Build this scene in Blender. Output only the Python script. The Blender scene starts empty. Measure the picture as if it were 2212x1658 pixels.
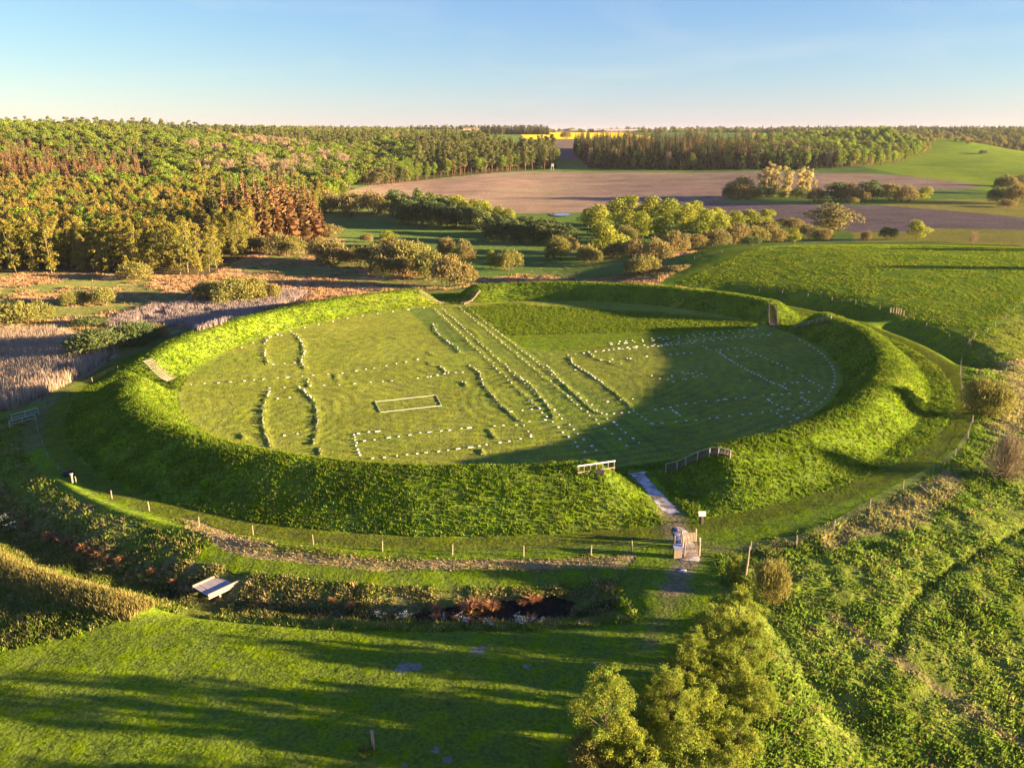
import bpy, math, random
import numpy as np
import time
_T0 = time.time()
def lap(s): print('LAP', s, round(time.time() - _T0, 1), flush=True)
from mathutils import Vector, Matrix

# ------------------------------------------------------------------ camera, sky, sun, exposure
scene = bpy.context.scene
COL = scene.collection
CAM_Z = 41.85
FPX, U0, V0 = 1790.0, 1106.0, 829.0          # focal length and centre of a 2212 px wide picture
PITCH = math.atan((829 - 285) / FPX)
cam_data = bpy.data.cameras.new("camera")
cam = bpy.data.objects.new("camera", cam_data)
COL.objects.link(cam)
cam.location = (0, 0, CAM_Z)
cam.rotation_euler = (math.pi / 2 - PITCH, 0, 0)
cam_data.sensor_width = 36.0
cam_data.lens = 36.0 * FPX / 2212.0
cam_data.clip_start = 1.0
cam_data.clip_end = 30000.0
scene.camera = cam

SUN_EL = math.radians(8.3)
SUN_AZ = math.radians(-11.0)                 # direction towards the sun, counter-clockwise from +X
world = bpy.data.worlds.new("World")
scene.world = world
world.use_nodes = True
wn = world.node_tree
bg = wn.nodes["Background"]
sky = wn.nodes.new("ShaderNodeTexSky")
sky.sky_type = 'NISHITA'
sky.sun_disc = False
sky.sun_elevation = SUN_EL
sky.sun_rotation = math.pi / 2 - SUN_AZ
sky.altitude = 50
sky.air_density = 1.0
sky.dust_density = 0.0
sky.ozone_density = 3.0
sky_tint = wn.nodes.new("ShaderNodeMix"); sky_tint.data_type = 'RGBA'; sky_tint.blend_type = 'MULTIPLY'
sky_tint.inputs[0].default_value = 1.0; sky_tint.inputs[7].default_value = (0.45, 0.44, 0.25, 1)
# thin high cloud
stc = wn.nodes.new("ShaderNodeTexCoord"); smp = wn.nodes.new("ShaderNodeMapping"); smp.inputs["Scale"].default_value = (1.2, 1.2, 7.0); smp.inputs["Rotation"].default_value = (0.25, 0.12, 0.4)
snz = wn.nodes.new("ShaderNodeTexNoise"); snz.inputs["Scale"].default_value = 2.2; snz.inputs["Detail"].default_value = 7; snz.inputs["Roughness"].default_value = 0.62; snz.inputs["Distortion"].default_value = 0.6
smr = wn.nodes.new("ShaderNodeMapRange"); smr.inputs[1].default_value = 0.5; smr.inputs[2].default_value = 0.85; smr.inputs[3].default_value = 0.0; smr.inputs[4].default_value = 0.28
scm = wn.nodes.new("ShaderNodeMix"); scm.data_type = 'RGBA'; scm.inputs[7].default_value = (4.6, 4.4, 3.4, 1)
wn.links.new(stc.outputs["Generated"], smp.inputs[0]); wn.links.new(smp.outputs[0], snz.inputs["Vector"]); wn.links.new(snz.outputs[0], smr.inputs[0])
wn.links.new(smr.outputs[0], scm.inputs[0]); wn.links.new(sky.outputs[0], scm.inputs[6]); wn.links.new(scm.outputs[2], sky_tint.inputs[6]); sky_add = wn.nodes.new("ShaderNodeMix"); sky_add.data_type = 'RGBA'; sky_add.blend_type = 'ADD'
sky_add.inputs[0].default_value = 1.0; sky_add.inputs[7].default_value = (0.0, 0.0, 0.92, 1)   # blue air in front of the deep sky
wn.links.new(sky_tint.outputs[2], sky_add.inputs[6]); wn.links.new(sky_add.outputs[2], bg.inputs[0])
bg.inputs[1].default_value = 0.061

sun_data = bpy.data.lights.new("sun", 'SUN')
sun_data.energy = 4.3
sun_data.angle = math.radians(0.55)
sun_data.color = (1.0, 0.70, 0.40)
sun = bpy.data.objects.new("sun", sun_data)
COL.objects.link(sun)
sd = Vector((math.cos(SUN_AZ) * math.cos(SUN_EL), math.sin(SUN_AZ) * math.cos(SUN_EL), math.sin(SUN_EL)))
sun.rotation_euler = (-sd).to_track_quat('-Z', 'Y').to_euler()
sun.location = (300, -75, 60)

scene.view_settings.view_transform = 'Standard'
scene.view_settings.look = 'None'
scene.view_settings.exposure = 3.05
scene.view_settings.gamma = 1.0
scene.view_settings.use_curve_mapping = False
scene.cycles.max_bounces = 5
scene.cycles.diffuse_bounces = 3
scene.cycles.transmission_bounces = 4
scene.cycles.transparent_max_bounces = 4
scene.cycles.caustics_reflective = False
scene.cycles.caustics_refractive = False

# ------------------------------------------------------------------ noise and the shape of the land
def _hash(ix, iy, seed):
    n = (ix.astype(np.int64) * 374761393 + iy.astype(np.int64) * 668265263 + seed * 974634777) & 0xffffffff
    n = ((n ^ (n >> 13)) * 1274126177) & 0xffffffff
    return ((n ^ (n >> 16)) & 0xffff) / 65535.0

def vnoise(x, y, seed=0):
    x = np.asarray(x, float); y = np.asarray(y, float)
    ix = np.floor(x); iy = np.floor(y)
    fx = x - ix; fy = y - iy
    fx = fx * fx * (3 - 2 * fx); fy = fy * fy * (3 - 2 * fy)
    ix = ix.astype(np.int64); iy = iy.astype(np.int64)
    a = _hash(ix, iy, seed); b = _hash(ix + 1, iy, seed)
    c = _hash(ix, iy + 1, seed); d = _hash(ix + 1, iy + 1, seed)
    return (a + (b - a) * fx) * (1 - fy) + (c + (d - c) * fx) * fy      # 0..1

def fbm(x, y, seed=0, octaves=3):
    s = 0; a = 1; t = 0
    for k in range(octaves):
        s = s + a * (vnoise(x, y, seed + k * 17) - 0.5); t += a
        x = x * 2.03 + 11.3; y = y * 2.03 + 5.7; a *= 0.5
    return s / t * 2                                                    # about -1..1

def sst(a, b, x):
    t = np.clip((x - a) / (b - a), 0, 1)
    return t * t * (3 - 2 * t)

def bump(d):
    return np.exp(-d * d)

CX, CY = -0.64, 155.9                       # middle of the ring
GATES = [(-16.0, 215.4), (59.1, 177.2), (16.3, 95.1), (-60.8, 143.1)]    # back, right, front, left
_gdir = []
for gx, gy in GATES:
    l = math.hypot(gx - CX, gy - CY)
    _gdir.append(((gx - CX) / l, (gy - CY) / l))

_FY = [-2000, 430, 520, 640, 760, 830, 900, 1000, 1200, 1450, 1800, 2200, 3000, 12000]
_FZ = [-5.5, -5.5, -4.5, -1.5, 2.5, 5.5, 9.5, 15.0, 23.0, 30.0, 36.0, 40.5, 40.8, 41.0]
_fys = np.linspace(-2000, 12000, 2801)
_fzs = np.interp(_fys, _FY, _FZ)
_k = np.ones(25) / 25
_fzs[12:-12] = np.convolve(_fzs, _k, 'valid')

RB_PHI = [-180, -100, -92, -88, -84, -78, -76, -60, -33, -11, 0.5, 8, 17, 30, 60, 180]
RB_R = [400, 160, 124, 111, 103, 92, 85, 82, 79.8, 81.2, 90.2, 104, 128, 175, 400, 400]

TRAIL = []
HOUSE_MID = []
RIDGES = []        # low turf banks over the old house walls, filled in below (world polylines)

def polar(x, y):
    dx = x - CX; dy = y - CY
    return np.hypot(dx, dy), np.degrees(np.arctan2(dy, dx))

def land(x, y):
    """the wide land without the ring"""
    r, phi = polar(x, y)
    xs = 95 * np.tanh(x / 95 * 0.8) / 0.8
    xs = np.where(np.abs(x) < 75, x, np.sign(x) * (75 + 25 * np.tanh((np.abs(x) - 75) / 25)))
    yy = y - 150
    ys = np.where(yy > 110, 110 + 30 * np.tanh((yy - 110) / 30), np.where(yy < -115, -115, yy))
    z = 0.03013 * xs - 0.01597 * ys
    # wet valley to the left and behind
    p2 = np.where(phi < -60, phi + 360, phi)
    wv = sst(58, 84, p2) * (1 - sst(196, 226, p2))
    wv2 = sst(196, 226, p2) * (1 - sst(226, 262, p2))
    tv = wv * sst(79, 114, r)
    z = z + (-5.5 - z) * tv
    z = z - wv2 * 2.2 * sst(80, 100, r) * (1 - 0.6 * sst(200, 262, p2))
    # slope that falls away outside the right-hand fence
    rb = np.interp(phi, RB_PHI, RB_R)
    d = r - rb
    z = z - 9.5 * sst(-1, 52, d) * sst(70, 84, r) * (1 - .95 * sst(8, 22, phi) * (1 - sst(100, 150, phi)))
    # domed pasture on the right
    q = ((x - 150) / 88) ** 2 + ((y - 258) / 72) ** 2
    z = z + 4.6 * np.exp(-q ** 1.25) * sst(82, 100, r)
    # the far land
    tf = sst(300, 430, y + 0.25 * np.abs(x))
    zf = np.interp(y, _fys, _fzs)
    zf = zf + 6.0 * sst(60, 260, x) * (1 - sst(620, 1100, y))
    zf = zf + (25 * sst(-95, -430, x + 0.06 * (y - 350)) + 3 * sst(-300, -900, x)) * sst(290, 820, y) * (1 - 0.9 * sst(850, 1350, y))
    zf = zf + 20 * np.exp(-((x - 545) / 120) ** 2 - ((y - 1130) / 150) ** 2)
    zf = zf - 10 * sst(350, 700, x) * sst(700, 1000, y) * (1 - sst(1250, 1800, y))
    zf = zf + fbm(x / 120, y / 90, 5, 2) * 3.6 * sst(520, 640, y) * (1 - .6 * sst(900, 1200, y)) + 3.6 * np.exp(-((x + 12) / 70) ** 2 - ((y - 700) / 70) ** 2)
    z = z + (zf - z) * tf
    return z

def height(x, y):
    x = np.asarray(x, float); y = np.asarray(y, float)
    r, phi = polar(x, y)
    z = land(x, y)
    # rampart
    up = sst(60.2, 66.0, r) * 0.55 + np.clip((r - 60.4) / 5.4, 0, 1) * 0.45
    ro = 68.6 + (r - 68.6) * (1 + .62 * sst(-66, -38, phi) * (1 - sst(52, 80, phi)))
    dn = 1 - (sst(68.6, 77.2, ro) * 0.6 + np.clip((ro - 68.8) / 8.0, 0, 1) * 0.4)
    crown = 0.25 * bump((r - 67.2) / 1.6)
    prof = np.where(r < 67.4, up, np.where(r < 68.6, 1.0, dn)) * 3.55 + crown
    gap = np.ones_like(x)
    for gi, (gx, gy) in enumerate(_gdir):
        g0, g1 = ((1.8, 8.4), (1.8, 8.4), (1.8, 8.4), (3.2, 7.4))[gi]
        along = (x - CX) * gx + (y - CY) * gy
        t = np.abs(-(x - CX) * gy + (y - CY) * gx)
        k = sst(g0, g1, t) * 0.6 + np.clip((t - g0 - .4) / (g1 - g0 - 1.2), 0, 1) * 0.4
        gap = np.where(along > 30, np.minimum(gap, k), gap)
    lump = 1 + 0.06 * fbm(x / 14, y / 14, 8, 2) + 0.10 * bump((phi - 2) / 16) - 0.08 * bump((phi + 62) / 14)
    z = z + prof * gap * lump
    # worn footpath along the crest of the left half
    z = z - 0.16 * bump((r - 68.0) / 0.45) * gap * sst(100, 112, np.where(phi < 0, phi + 360, phi)) * (1 - sst(186, 196, np.where(phi < 0, phi + 360, phi)))
    # dry ditch on the right, broken by a causeway at the gate
    a = sst(-12, -8, phi) * (1 - sst(40, 54, phi)) * (1 - 0.92 * bump((phi - 15.5) / 2.6))
    dd = r - (85.6 + 0.05 * np.maximum(phi - 8, 0))
    z = z - a * 2.9 * np.exp(-np.abs(dd / 3.5) ** 2.4)
    # wet moat at the front left
    p3 = np.where(phi > 90, phi - 360, phi)
    a = sst(-150, -139, p3) * (1 - sst(-86.5, -81.5, p3))
    dd = r - (90.2 + 0.6 * np.sin(np.radians(p3) * 9))
    z = z - a * 1.6 * np.exp(-np.abs(dd / 3.6) ** 2.3)
    # little terrace edge under the front fence
    z = z + 0.32 * bump((r - 81.6) / 0.8) * sst(-142, -137, p3) * (1 - sst(-104, -98, p3))
    # counterscarp bank
    a = sst(-150, -141, p3) * (1 - sst(-113, -108, p3))
    z = z + a * 1.25 * bump((r - 95.6) / 2.3)
    # small relief
    rough = rough_amount(x, y, r, phi)
    z = z + rough * (0.24 * np.maximum(fbm(x / 1.5, y / 1.5, 31, 2), -.35) + 0.34 * fbm(x / 5.0, y / 5.0, 32, 2))
    if TRAIL: z = z - .3 * bump(dist_polyline(x, y, TRAIL) / .55) * (y < 110)
    z = z + 0.05 * fbm(x / 3.0, y / 3.0, 33, 2) * (r > 77)
    near = r < 61
    if len(RIDGES) and np.any(near):
        zi = np.zeros_like(x)
        xn = x[near]; yn = y[near]; acc = np.zeros_like(xn)
        for pts, w, hgt in RIDGES:
            q = np.array(pts); e = 3 * w
            b = np.nonzero((xn > q[:, 0].min() - e) & (xn < q[:, 0].max() + e) & (yn > q[:, 1].min() - e) & (yn < q[:, 1].max() + e))[0]
            if len(b): acc[b] = np.maximum(acc[b], hgt * bump(dist_polyline(xn[b], yn[b], pts) / w))
        zi[near] = acc * (0.75 + 0.5 * vnoise(xn / 0.8, yn / 0.8, 77))
        if HOUSE_MID: zi[near] += .020 * mow_lines(xn, yn, r[near]) * (r[near] < 59)
        z = z + zi
    return z

def dist_polyline(x, y, pts):
    best = np.full_like(x, 1e9)
    for (x0, y0), (x1, y1) in zip(pts[:-1], pts[1:]):
        dx, dy = x1 - x0, y1 - y0
        t = np.clip(((x - x0) * dx + (y - y0) * dy) / (dx * dx + dy * dy + 1e-9), 0, 1)
        best = np.minimum(best, np.hypot(x - x0 - t * dx, y - y0 - t * dy))
    return best

def rough_amount(x, y, r, phi):
    rb = np.interp(phi, RB_PHI, RB_R)
    right = sst(0.2, 2.5, r - rb)
    p3 = np.where(phi > 90, phi - 360, phi)
    moat = sst(86.0, 87.2, r) * (1 - sst(93.6, 94.8, r)) * sst(-150, -142, p3) * (1 - sst(-86, -82, p3))
    left = sst(82, 86, r) * sst(-200, -185, p3) * (1 - sst(-128, -112, p3))
    return np.clip(np.maximum(np.maximum(right, moat * 0.7), left * 0.8), 0, 1) * (1 - sst(260, 400, y))

def Z(x, y):
    return float(height(np.array([float(x)]), np.array([float(y)]))[0])

def at(uv):
    """where the line of sight through picture points (2212 px wide picture) first meets the land"""
    uv = np.atleast_2d(np.array(uv, float))
    u = (uv[:, 0] - U0) / FPX; v = -(uv[:, 1] - V0) / FPX
    cp, sp = math.cos(PITCH), math.sin(PITCH)
    dx, dy, dz = u, cp + v * sp, -sp + v * cp
    n = len(uv)
    lo = np.full(n, 30.0); hi = np.full(n, 6000.0)
    for steps in (420, 24, 24):
        t = lo[:, None] * (hi / lo)[:, None] ** (np.arange(steps + 1) / steps)[None, :]
        below = (CAM_Z + dz[:, None] * t) < height((dx[:, None] * t).ravel(), (dy[:, None] * t).ravel()).reshape(t.shape)
        below[:, -1] = True
        k = np.maximum(np.argmax(below, 1), 1)
        lo, hi = t[np.arange(n), k - 1], t[np.arange(n), k]
    x, y = dx * hi, dy * hi
    return np.stack([x, y, height(x, y)], 1)

def px_per_m(p):
    """picture pixels per metre at a point"""
    cp, sp = math.cos(PITCH), math.sin(PITCH)
    return FPX / (p[1] * cp - (p[2] - CAM_Z) * sp)

# ------------------------------------------------------------------ mesh and naming helpers
def mesh_np(name, verts, faces, mats, smooth=False, cols=None, fmat=None, attrs=None):
    """verts Nx3, faces MxK (all the same K)"""
    verts = np.asarray(verts, np.float32); faces = np.asarray(faces, np.int32)
    me = bpy.data.meshes.new(name)
    n, k = faces.shape
    me.vertices.add(len(verts)); me.vertices.foreach_set("co", verts.ravel())
    me.loops.add(n * k); me.loops.foreach_set("vertex_index", faces.ravel())
    me.polygons.add(n)
    me.polygons.foreach_set("loop_start", np.arange(0, n * k, k, dtype=np.int32))
    me.polygons.foreach_set("loop_total", np.full(n, k, np.int32))
    if smooth: me.polygons.foreach_set("use_smooth", np.ones(n, bool))
    if fmat is not None: me.polygons.foreach_set("material_index", np.asarray(fmat, np.int32))
    if cols is not None:
        a = me.color_attributes.new("tint", 'FLOAT_COLOR', 'POINT')
        c = np.ones((len(verts), 4), np.float32); c[:, :3] = cols
        a.data.foreach_set("color", c.ravel())
    for nm, val in (attrs or {}).items():
        a = me.attributes.new(nm, 'FLOAT', 'POINT'); a.data.foreach_set("value", np.asarray(val, np.float32))
    for m in (mats if isinstance(mats, (list, tuple)) else [mats]): me.materials.append(m)
    me.update(calc_edges=True)
    return me

def tag(o, label=None, cat=None, group=None, kind=None):
    if label: o["label"] = label
    if cat: o["category"] = cat
    if group: o["group"] = group
    if kind: o["kind"] = kind
    return o

def link(name, me, parent=None, loc=None):
    o = bpy.data.objects.new(name, me); COL.objects.link(o)
    if parent is not None: o.parent = parent
    if loc is not None: o.location = loc
    return o

def empty(name, loc=(0, 0, 0), rz=0, label=None, cat=None, group=None):
    o = bpy.data.objects.new(name, None); COL.objects.link(o)
    o.empty_display_size = 0.3
    o.location = loc; o.rotation_euler = (0, 0, rz)
    return tag(o, label, cat, group)

class MB:
    """collects quads and triangles into one mesh"""
    def __init__(s): s.v = []; s.f = []
    def box(s, c, size, rot=None, taper=1.0):
        hx, hy, hz = size[0] / 2, size[1] / 2, size[2] / 2
        n = len(s.v)
        for sz in (-1, 1):
            k = taper if sz > 0 else 1.0
            for sx, sy in ((-1, -1), (1, -1), (1, 1), (-1, 1)):
                p = Vector((sx * hx * k, sy * hy * k, sz * hz))
                if rot is not None: p = rot @ p
                s.v.append(tuple(p + Vector(c)))
        for f in ((3, 2, 1, 0), (4, 5, 6, 7), (0, 1, 5, 4), (1, 2, 6, 5), (2, 3, 7, 6), (3, 0, 4, 7)):
            s.f.append(tuple(n + i for i in f))
        return s
    def bar(s, a, b, w, h, up=(0, 0, 1)):
        a = Vector(a); b = Vector(b); d = (b - a); L = d.length; d.normalize()
        sd_ = d.cross(Vector(up))
        if sd_.length < 1e-4: sd_ = d.cross(Vector((1, 0, 0)))
        sd_.normalize(); u_ = sd_.cross(d)
        rot = Matrix((d, sd_, u_)).transposed()
        return s.box((a + b) / 2, (L, w, h), rot)
    def tube(s, pts, rad, sides=6, cap=True):
        pts = [Vector(p) for p in pts]; n0 = len(s.v)
        for i, p in enumerate(pts):
            d = (pts[min(i + 1, len(pts) - 1)] - pts[max(i - 1, 0)]).normalized()
            e = Vector((0, 0, 1)) if abs(d.z) < 0.9 else Vector((1, 0, 0))
            a = d.cross(e).normalized(); b = a.cross(d)
            r = rad[i] if isinstance(rad, (list, tuple)) else rad
            for k in range(sides):
                t = 2 * math.pi * k / sides
                s.v.append(tuple(p + (a * math.cos(t) + b * math.sin(t)) * r))
        for i in range(len(pts) - 1):
            for k in range(sides):
                k2 = (k + 1) % sides
                s.f.append((n0 + i * sides + k, n0 + (i + 1) * sides + k, n0 + (i + 1) * sides + k2, n0 + i * sides + k2))
        if cap:
            s.f.append(tuple(n0 + k for k in range(sides)))
            n1 = n0 + (len(pts) - 1) * sides
            s.f.append(tuple(n1 + k for k in reversed(range(sides))))
        return s
    def mesh(s, name, mat, smooth=False):
        me = bpy.data.meshes.new(name); me.from_pydata(s.v, [], s.f)
        me.materials.append(mat)
        if smooth: me.polygons.foreach_set("use_smooth", [True] * len(me.polygons))
        me.update(); return me
    def build(s, name, mat, parent=None, loc=None, smooth=False):
        return link(name, s.mesh(name, mat, smooth), parent, loc)

# ------------------------------------------------------------------ materials
def new_mat(name):
    m = bpy.data.materials.new(name); m.use_nodes = True
    nt = m.node_tree
    for n in list(nt.nodes): nt.nodes.remove(n)
    return m, nt, nt.nodes, nt.links

def N(nodes, t, **kw):
    n = nodes.new(t)
    for k, v in kw.items():
        if k.startswith("i_"):
            n.inputs[k[2:].replace("_", " ")].default_value = v
        else: setattr(n, k, v)
    return n

def leaf_mat(name, c1, c2, transl=0.35, hue=0.0):
    m, nt, nd, lk = new_mat(name)
    out = N(nd, "ShaderNodeOutputMaterial")
    oi = N(nd, "ShaderNodeObjectInfo")
    mix = N(nd, "ShaderNodeMix", data_type='RGBA')
    mix.inputs[6].default_value = (*c1, 1); mix.inputs[7].default_value = (*c2, 1)
    lk.new(oi.outputs["Random"], mix.inputs[0])
    at_ = N(nd, "ShaderNodeAttribute", attribute_name="tint")
    mul = N(nd, "ShaderNodeMix", data_type='RGBA', blend_type='MULTIPLY')
    mul.inputs[0].default_value = 1
    lk.new(mix.outputs[2], mul.inputs[6]); lk.new(at_.outputs["Color"], mul.inputs[7])
    d = N(nd, "ShaderNodeBsdfDiffuse"); t = N(nd, "ShaderNodeBsdfTranslucent")
    lk.new(mul.outputs[2], d.inputs["Color"]); lk.new(mul.outputs[2], t.inputs["Color"])
    ms = N(nd, "ShaderNodeMixShader"); ms.inputs[0].default_value = transl
    lk.new(d.outputs[0], ms.inputs[1]); lk.new(t.outputs[0], ms.inputs[2])
    lk.new(ms.outputs[0], out.inputs["Surface"])
    return m

def wood_mat(name, c1, c2, scale=6.0, rough=0.8, stretch=(1, 1, 1), bump_=0.3):
    m, nt, nd, lk = new_mat(name)
    out = N(nd, "ShaderNodeOutputMaterial"); b = N(nd, "ShaderNodeBsdfPrincipled")
    b.inputs["Roughness"].default_value = rough
    b.inputs["Specular IOR Level"].default_value = 0.25
    tc = N(nd, "ShaderNodeTexCoord"); mp = N(nd, "ShaderNodeMapping"); mp.inputs["Scale"].default_value = stretch
    nz = N(nd, "ShaderNodeTexNoise"); nz.inputs["Scale"].default_value = scale; nz.inputs["Detail"].default_value = 5
    lk.new(tc.outputs["Object"], mp.inputs[0]); lk.new(mp.outputs[0], nz.inputs["Vector"])
    oi = N(nd, "ShaderNodeObjectInfo")
    ad = N(nd, "ShaderNodeMath", operation='MULTIPLY_ADD'); ad.inputs[1].default_value = 0.35; ad.inputs[2].default_value = -0.17
    lk.new(oi.outputs["Random"], ad.inputs[0])
    a2 = N(nd, "ShaderNodeMath", operation='ADD', use_clamp=True)
    lk.new(ad.outputs[0], a2.inputs[0]); lk.new(nz.outputs[0], a2.inputs[1])
    mix = N(nd, "ShaderNodeMix", data_type='RGBA')
    mix.inputs[6].default_value = (*c1, 1); mix.inputs[7].default_value = (*c2, 1)
    lk.new(a2.outputs[0], mix.inputs[0]); lk.new(mix.outputs[2], b.inputs["Base Color"])
    bp = N(nd, "ShaderNodeBump"); bp.inputs["Strength"].default_value = bump_; bp.inputs["Distance"].default_value = 0.02
    lk.new(nz.outputs[0], bp.inputs["Height"]); lk.new(bp.outputs[0], b.inputs["Normal"])
    lk.new(b.outputs[0], out.inputs["Surface"])
    return m

def ground_mat():
    m, nt, nd, lk = new_mat("ground")
    out = N(nd, "ShaderNodeOutputMaterial")
    tc = N(nd, "ShaderNodeTexCoord")
    def noise(scale, detail=4, rough=0.6):
        n = N(nd, "ShaderNodeTexNoise"); n.inputs["Scale"].default_value = scale
        n.inputs["Detail"].default_value = detail; n.inputs["Roughness"].default_value = rough
        lk.new(tc.outputs["Object"], n.inputs["Vector"]); return n
    def rng_(src, a, b):
        r = N(nd, "ShaderNodeMapRange"); r.inputs[1].default_value = 0.3; r.inputs[2].default_value = 0.7
        r.inputs[3].default_value = a; r.inputs[4].default_value = b
        lk.new(src, r.inputs[0]); return r.outputs[0]
    col = N(nd, "ShaderNodeAttribute", attribute_name="tint")
    n1, n2, n3, n4 = noise(3.2, 5), noise(0.55, 4), noise(0.06, 4), noise(0.012, 3)
    def mulv(a, v):
        x = N(nd, "ShaderNodeVectorMath", operation='SCALE'); lk.new(a, x.inputs[0]); lk.new(v, x.inputs["Scale"]); return x.outputs[0]
    c = mulv(col.outputs["Color"], rng_(n1.outputs[0], 0.62, 1.38))
    c = mulv(c, rng_(n2.outputs[0], 0.78, 1.22))
    c = mulv(c, rng_(n3.outputs[0], 0.85, 1.15))
    # yellower and greener drifts
    hs = N(nd, "ShaderNodeHueSaturation")
    lk.new(rng_(n4.outputs[0], 0.485, 0.515), hs.inputs["Hue"]); lk.new(rng_(n2.outputs[0], 0.9, 1.08), hs.inputs["Saturation"])
    lk.new(c, hs.inputs["Color"])
    d = N(nd, "ShaderNodeBsdfDiffuse"); d.inputs["Roughness"].default_value = 0.6
    lk.new(hs.outputs[0], d.inputs["Color"])
    ra = N(nd, "ShaderNodeAttribute", attribute_name="relief")
    h1 = N(nd, "ShaderNodeMath", operation='MULTIPLY'); lk.new(n1.outputs[0], h1.inputs[0]); h1.inputs[1].default_value = 0.30
    h2 = N(nd, "ShaderNodeMath", operation='MULTIPLY_ADD'); lk.new(n2.outputs[0], h2.inputs[0]); h2.inputs[1].default_value = 0.55; lk.new(h1.outputs[0], h2.inputs[2])
    h3 = N(nd, "ShaderNodeMath", operation='MULTIPLY'); lk.new(h2.outputs[0], h3.inputs[0]); lk.new(ra.outputs["Fac"], h3.inputs[1])
    bp = N(nd, "ShaderNodeBump"); bp.inputs["Strength"].default_value = 1.0; bp.inputs["Distance"].default_value = 1.0
    lk.new(h3.outputs[0], bp.inputs["Height"]); lk.new(bp.outputs[0], d.inputs["Normal"])
    lk.new(d.outputs[0], out.inputs["Surface"])
    return m

def tuft_mat(name, transl=0.35):
    m, nt, nd, lk = new_mat(name)
    out = N(nd, "ShaderNodeOutputMaterial")
    a = N(nd, "ShaderNodeAttribute", attribute_name="tint")
    d = N(nd, "ShaderNodeBsdfDiffuse"); t = N(nd, "ShaderNodeBsdfTranslucent")
    lk.new(a.outputs["Color"], d.inputs["Color"]); lk.new(a.outputs["Color"], t.inputs["Color"])
    ms = N(nd, "ShaderNodeMixShader"); ms.inputs[0].default_value = transl
    lk.new(d.outputs[0], ms.inputs[1]); lk.new(t.outputs[0], ms.inputs[2]); lk.new(ms.outputs[0], out.inputs["Surface"])
    return m

def plain_mat(name, c, rough=0.7, metal=0.0, var=0.15, scale=8.0, spec=0.3):
    m, nt, nd, lk = new_mat(name)
    out = N(nd, "ShaderNodeOutputMaterial"); b = N(nd, "ShaderNodeBsdfPrincipled")
    b.inputs["Roughness"].default_value = rough; b.inputs["Metallic"].default_value = metal
    b.inputs["Specular IOR Level"].default_value = spec
    tc = N(nd, "ShaderNodeTexCoord"); nz = N(nd, "ShaderNodeTexNoise"); nz.inputs["Scale"].default_value = scale; nz.inputs["Detail"].default_value = 4
    lk.new(tc.outputs["Object"], nz.inputs["Vector"])
    mix = N(nd, "ShaderNodeMix", data_type='RGBA')
    mix.inputs[6].default_value = (*[x * (1 - var) for x in c], 1); mix.inputs[7].default_value = (*[min(1, x * (1 + var)) for x in c], 1)
    lk.new(nz.outputs[0], mix.inputs[0]); lk.new(mix.outputs[2], b.inputs["Base Color"])
    lk.new(b.outputs[0], out.inputs["Surface"])
    return m
# ------------------------------------------------------------------ outlines of the old houses (picture points -> land)
c1 = lambda L: [(.3335 * a, 218.9 + .3335 * b) for a, b in L]
c2 = lambda L: [(737.3 + .3335 * a, 218.9 + .3335 * b) for a, b in L]
c3 = lambda L: [(1474.6 + .3335 * a, 218.9 + .3335 * b) for a, b in L]
c4 = lambda L: [(.3335 * a, 576 + .3335 * b) for a, b in L]
c5 = lambda L: [(737.3 + .3335 * a, 576 + .3335 * b) for a, b in L]
c6 = lambda L: [(1474.6 + .3335 * a, 576 + .3335 * b) for a, b in L]

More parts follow.
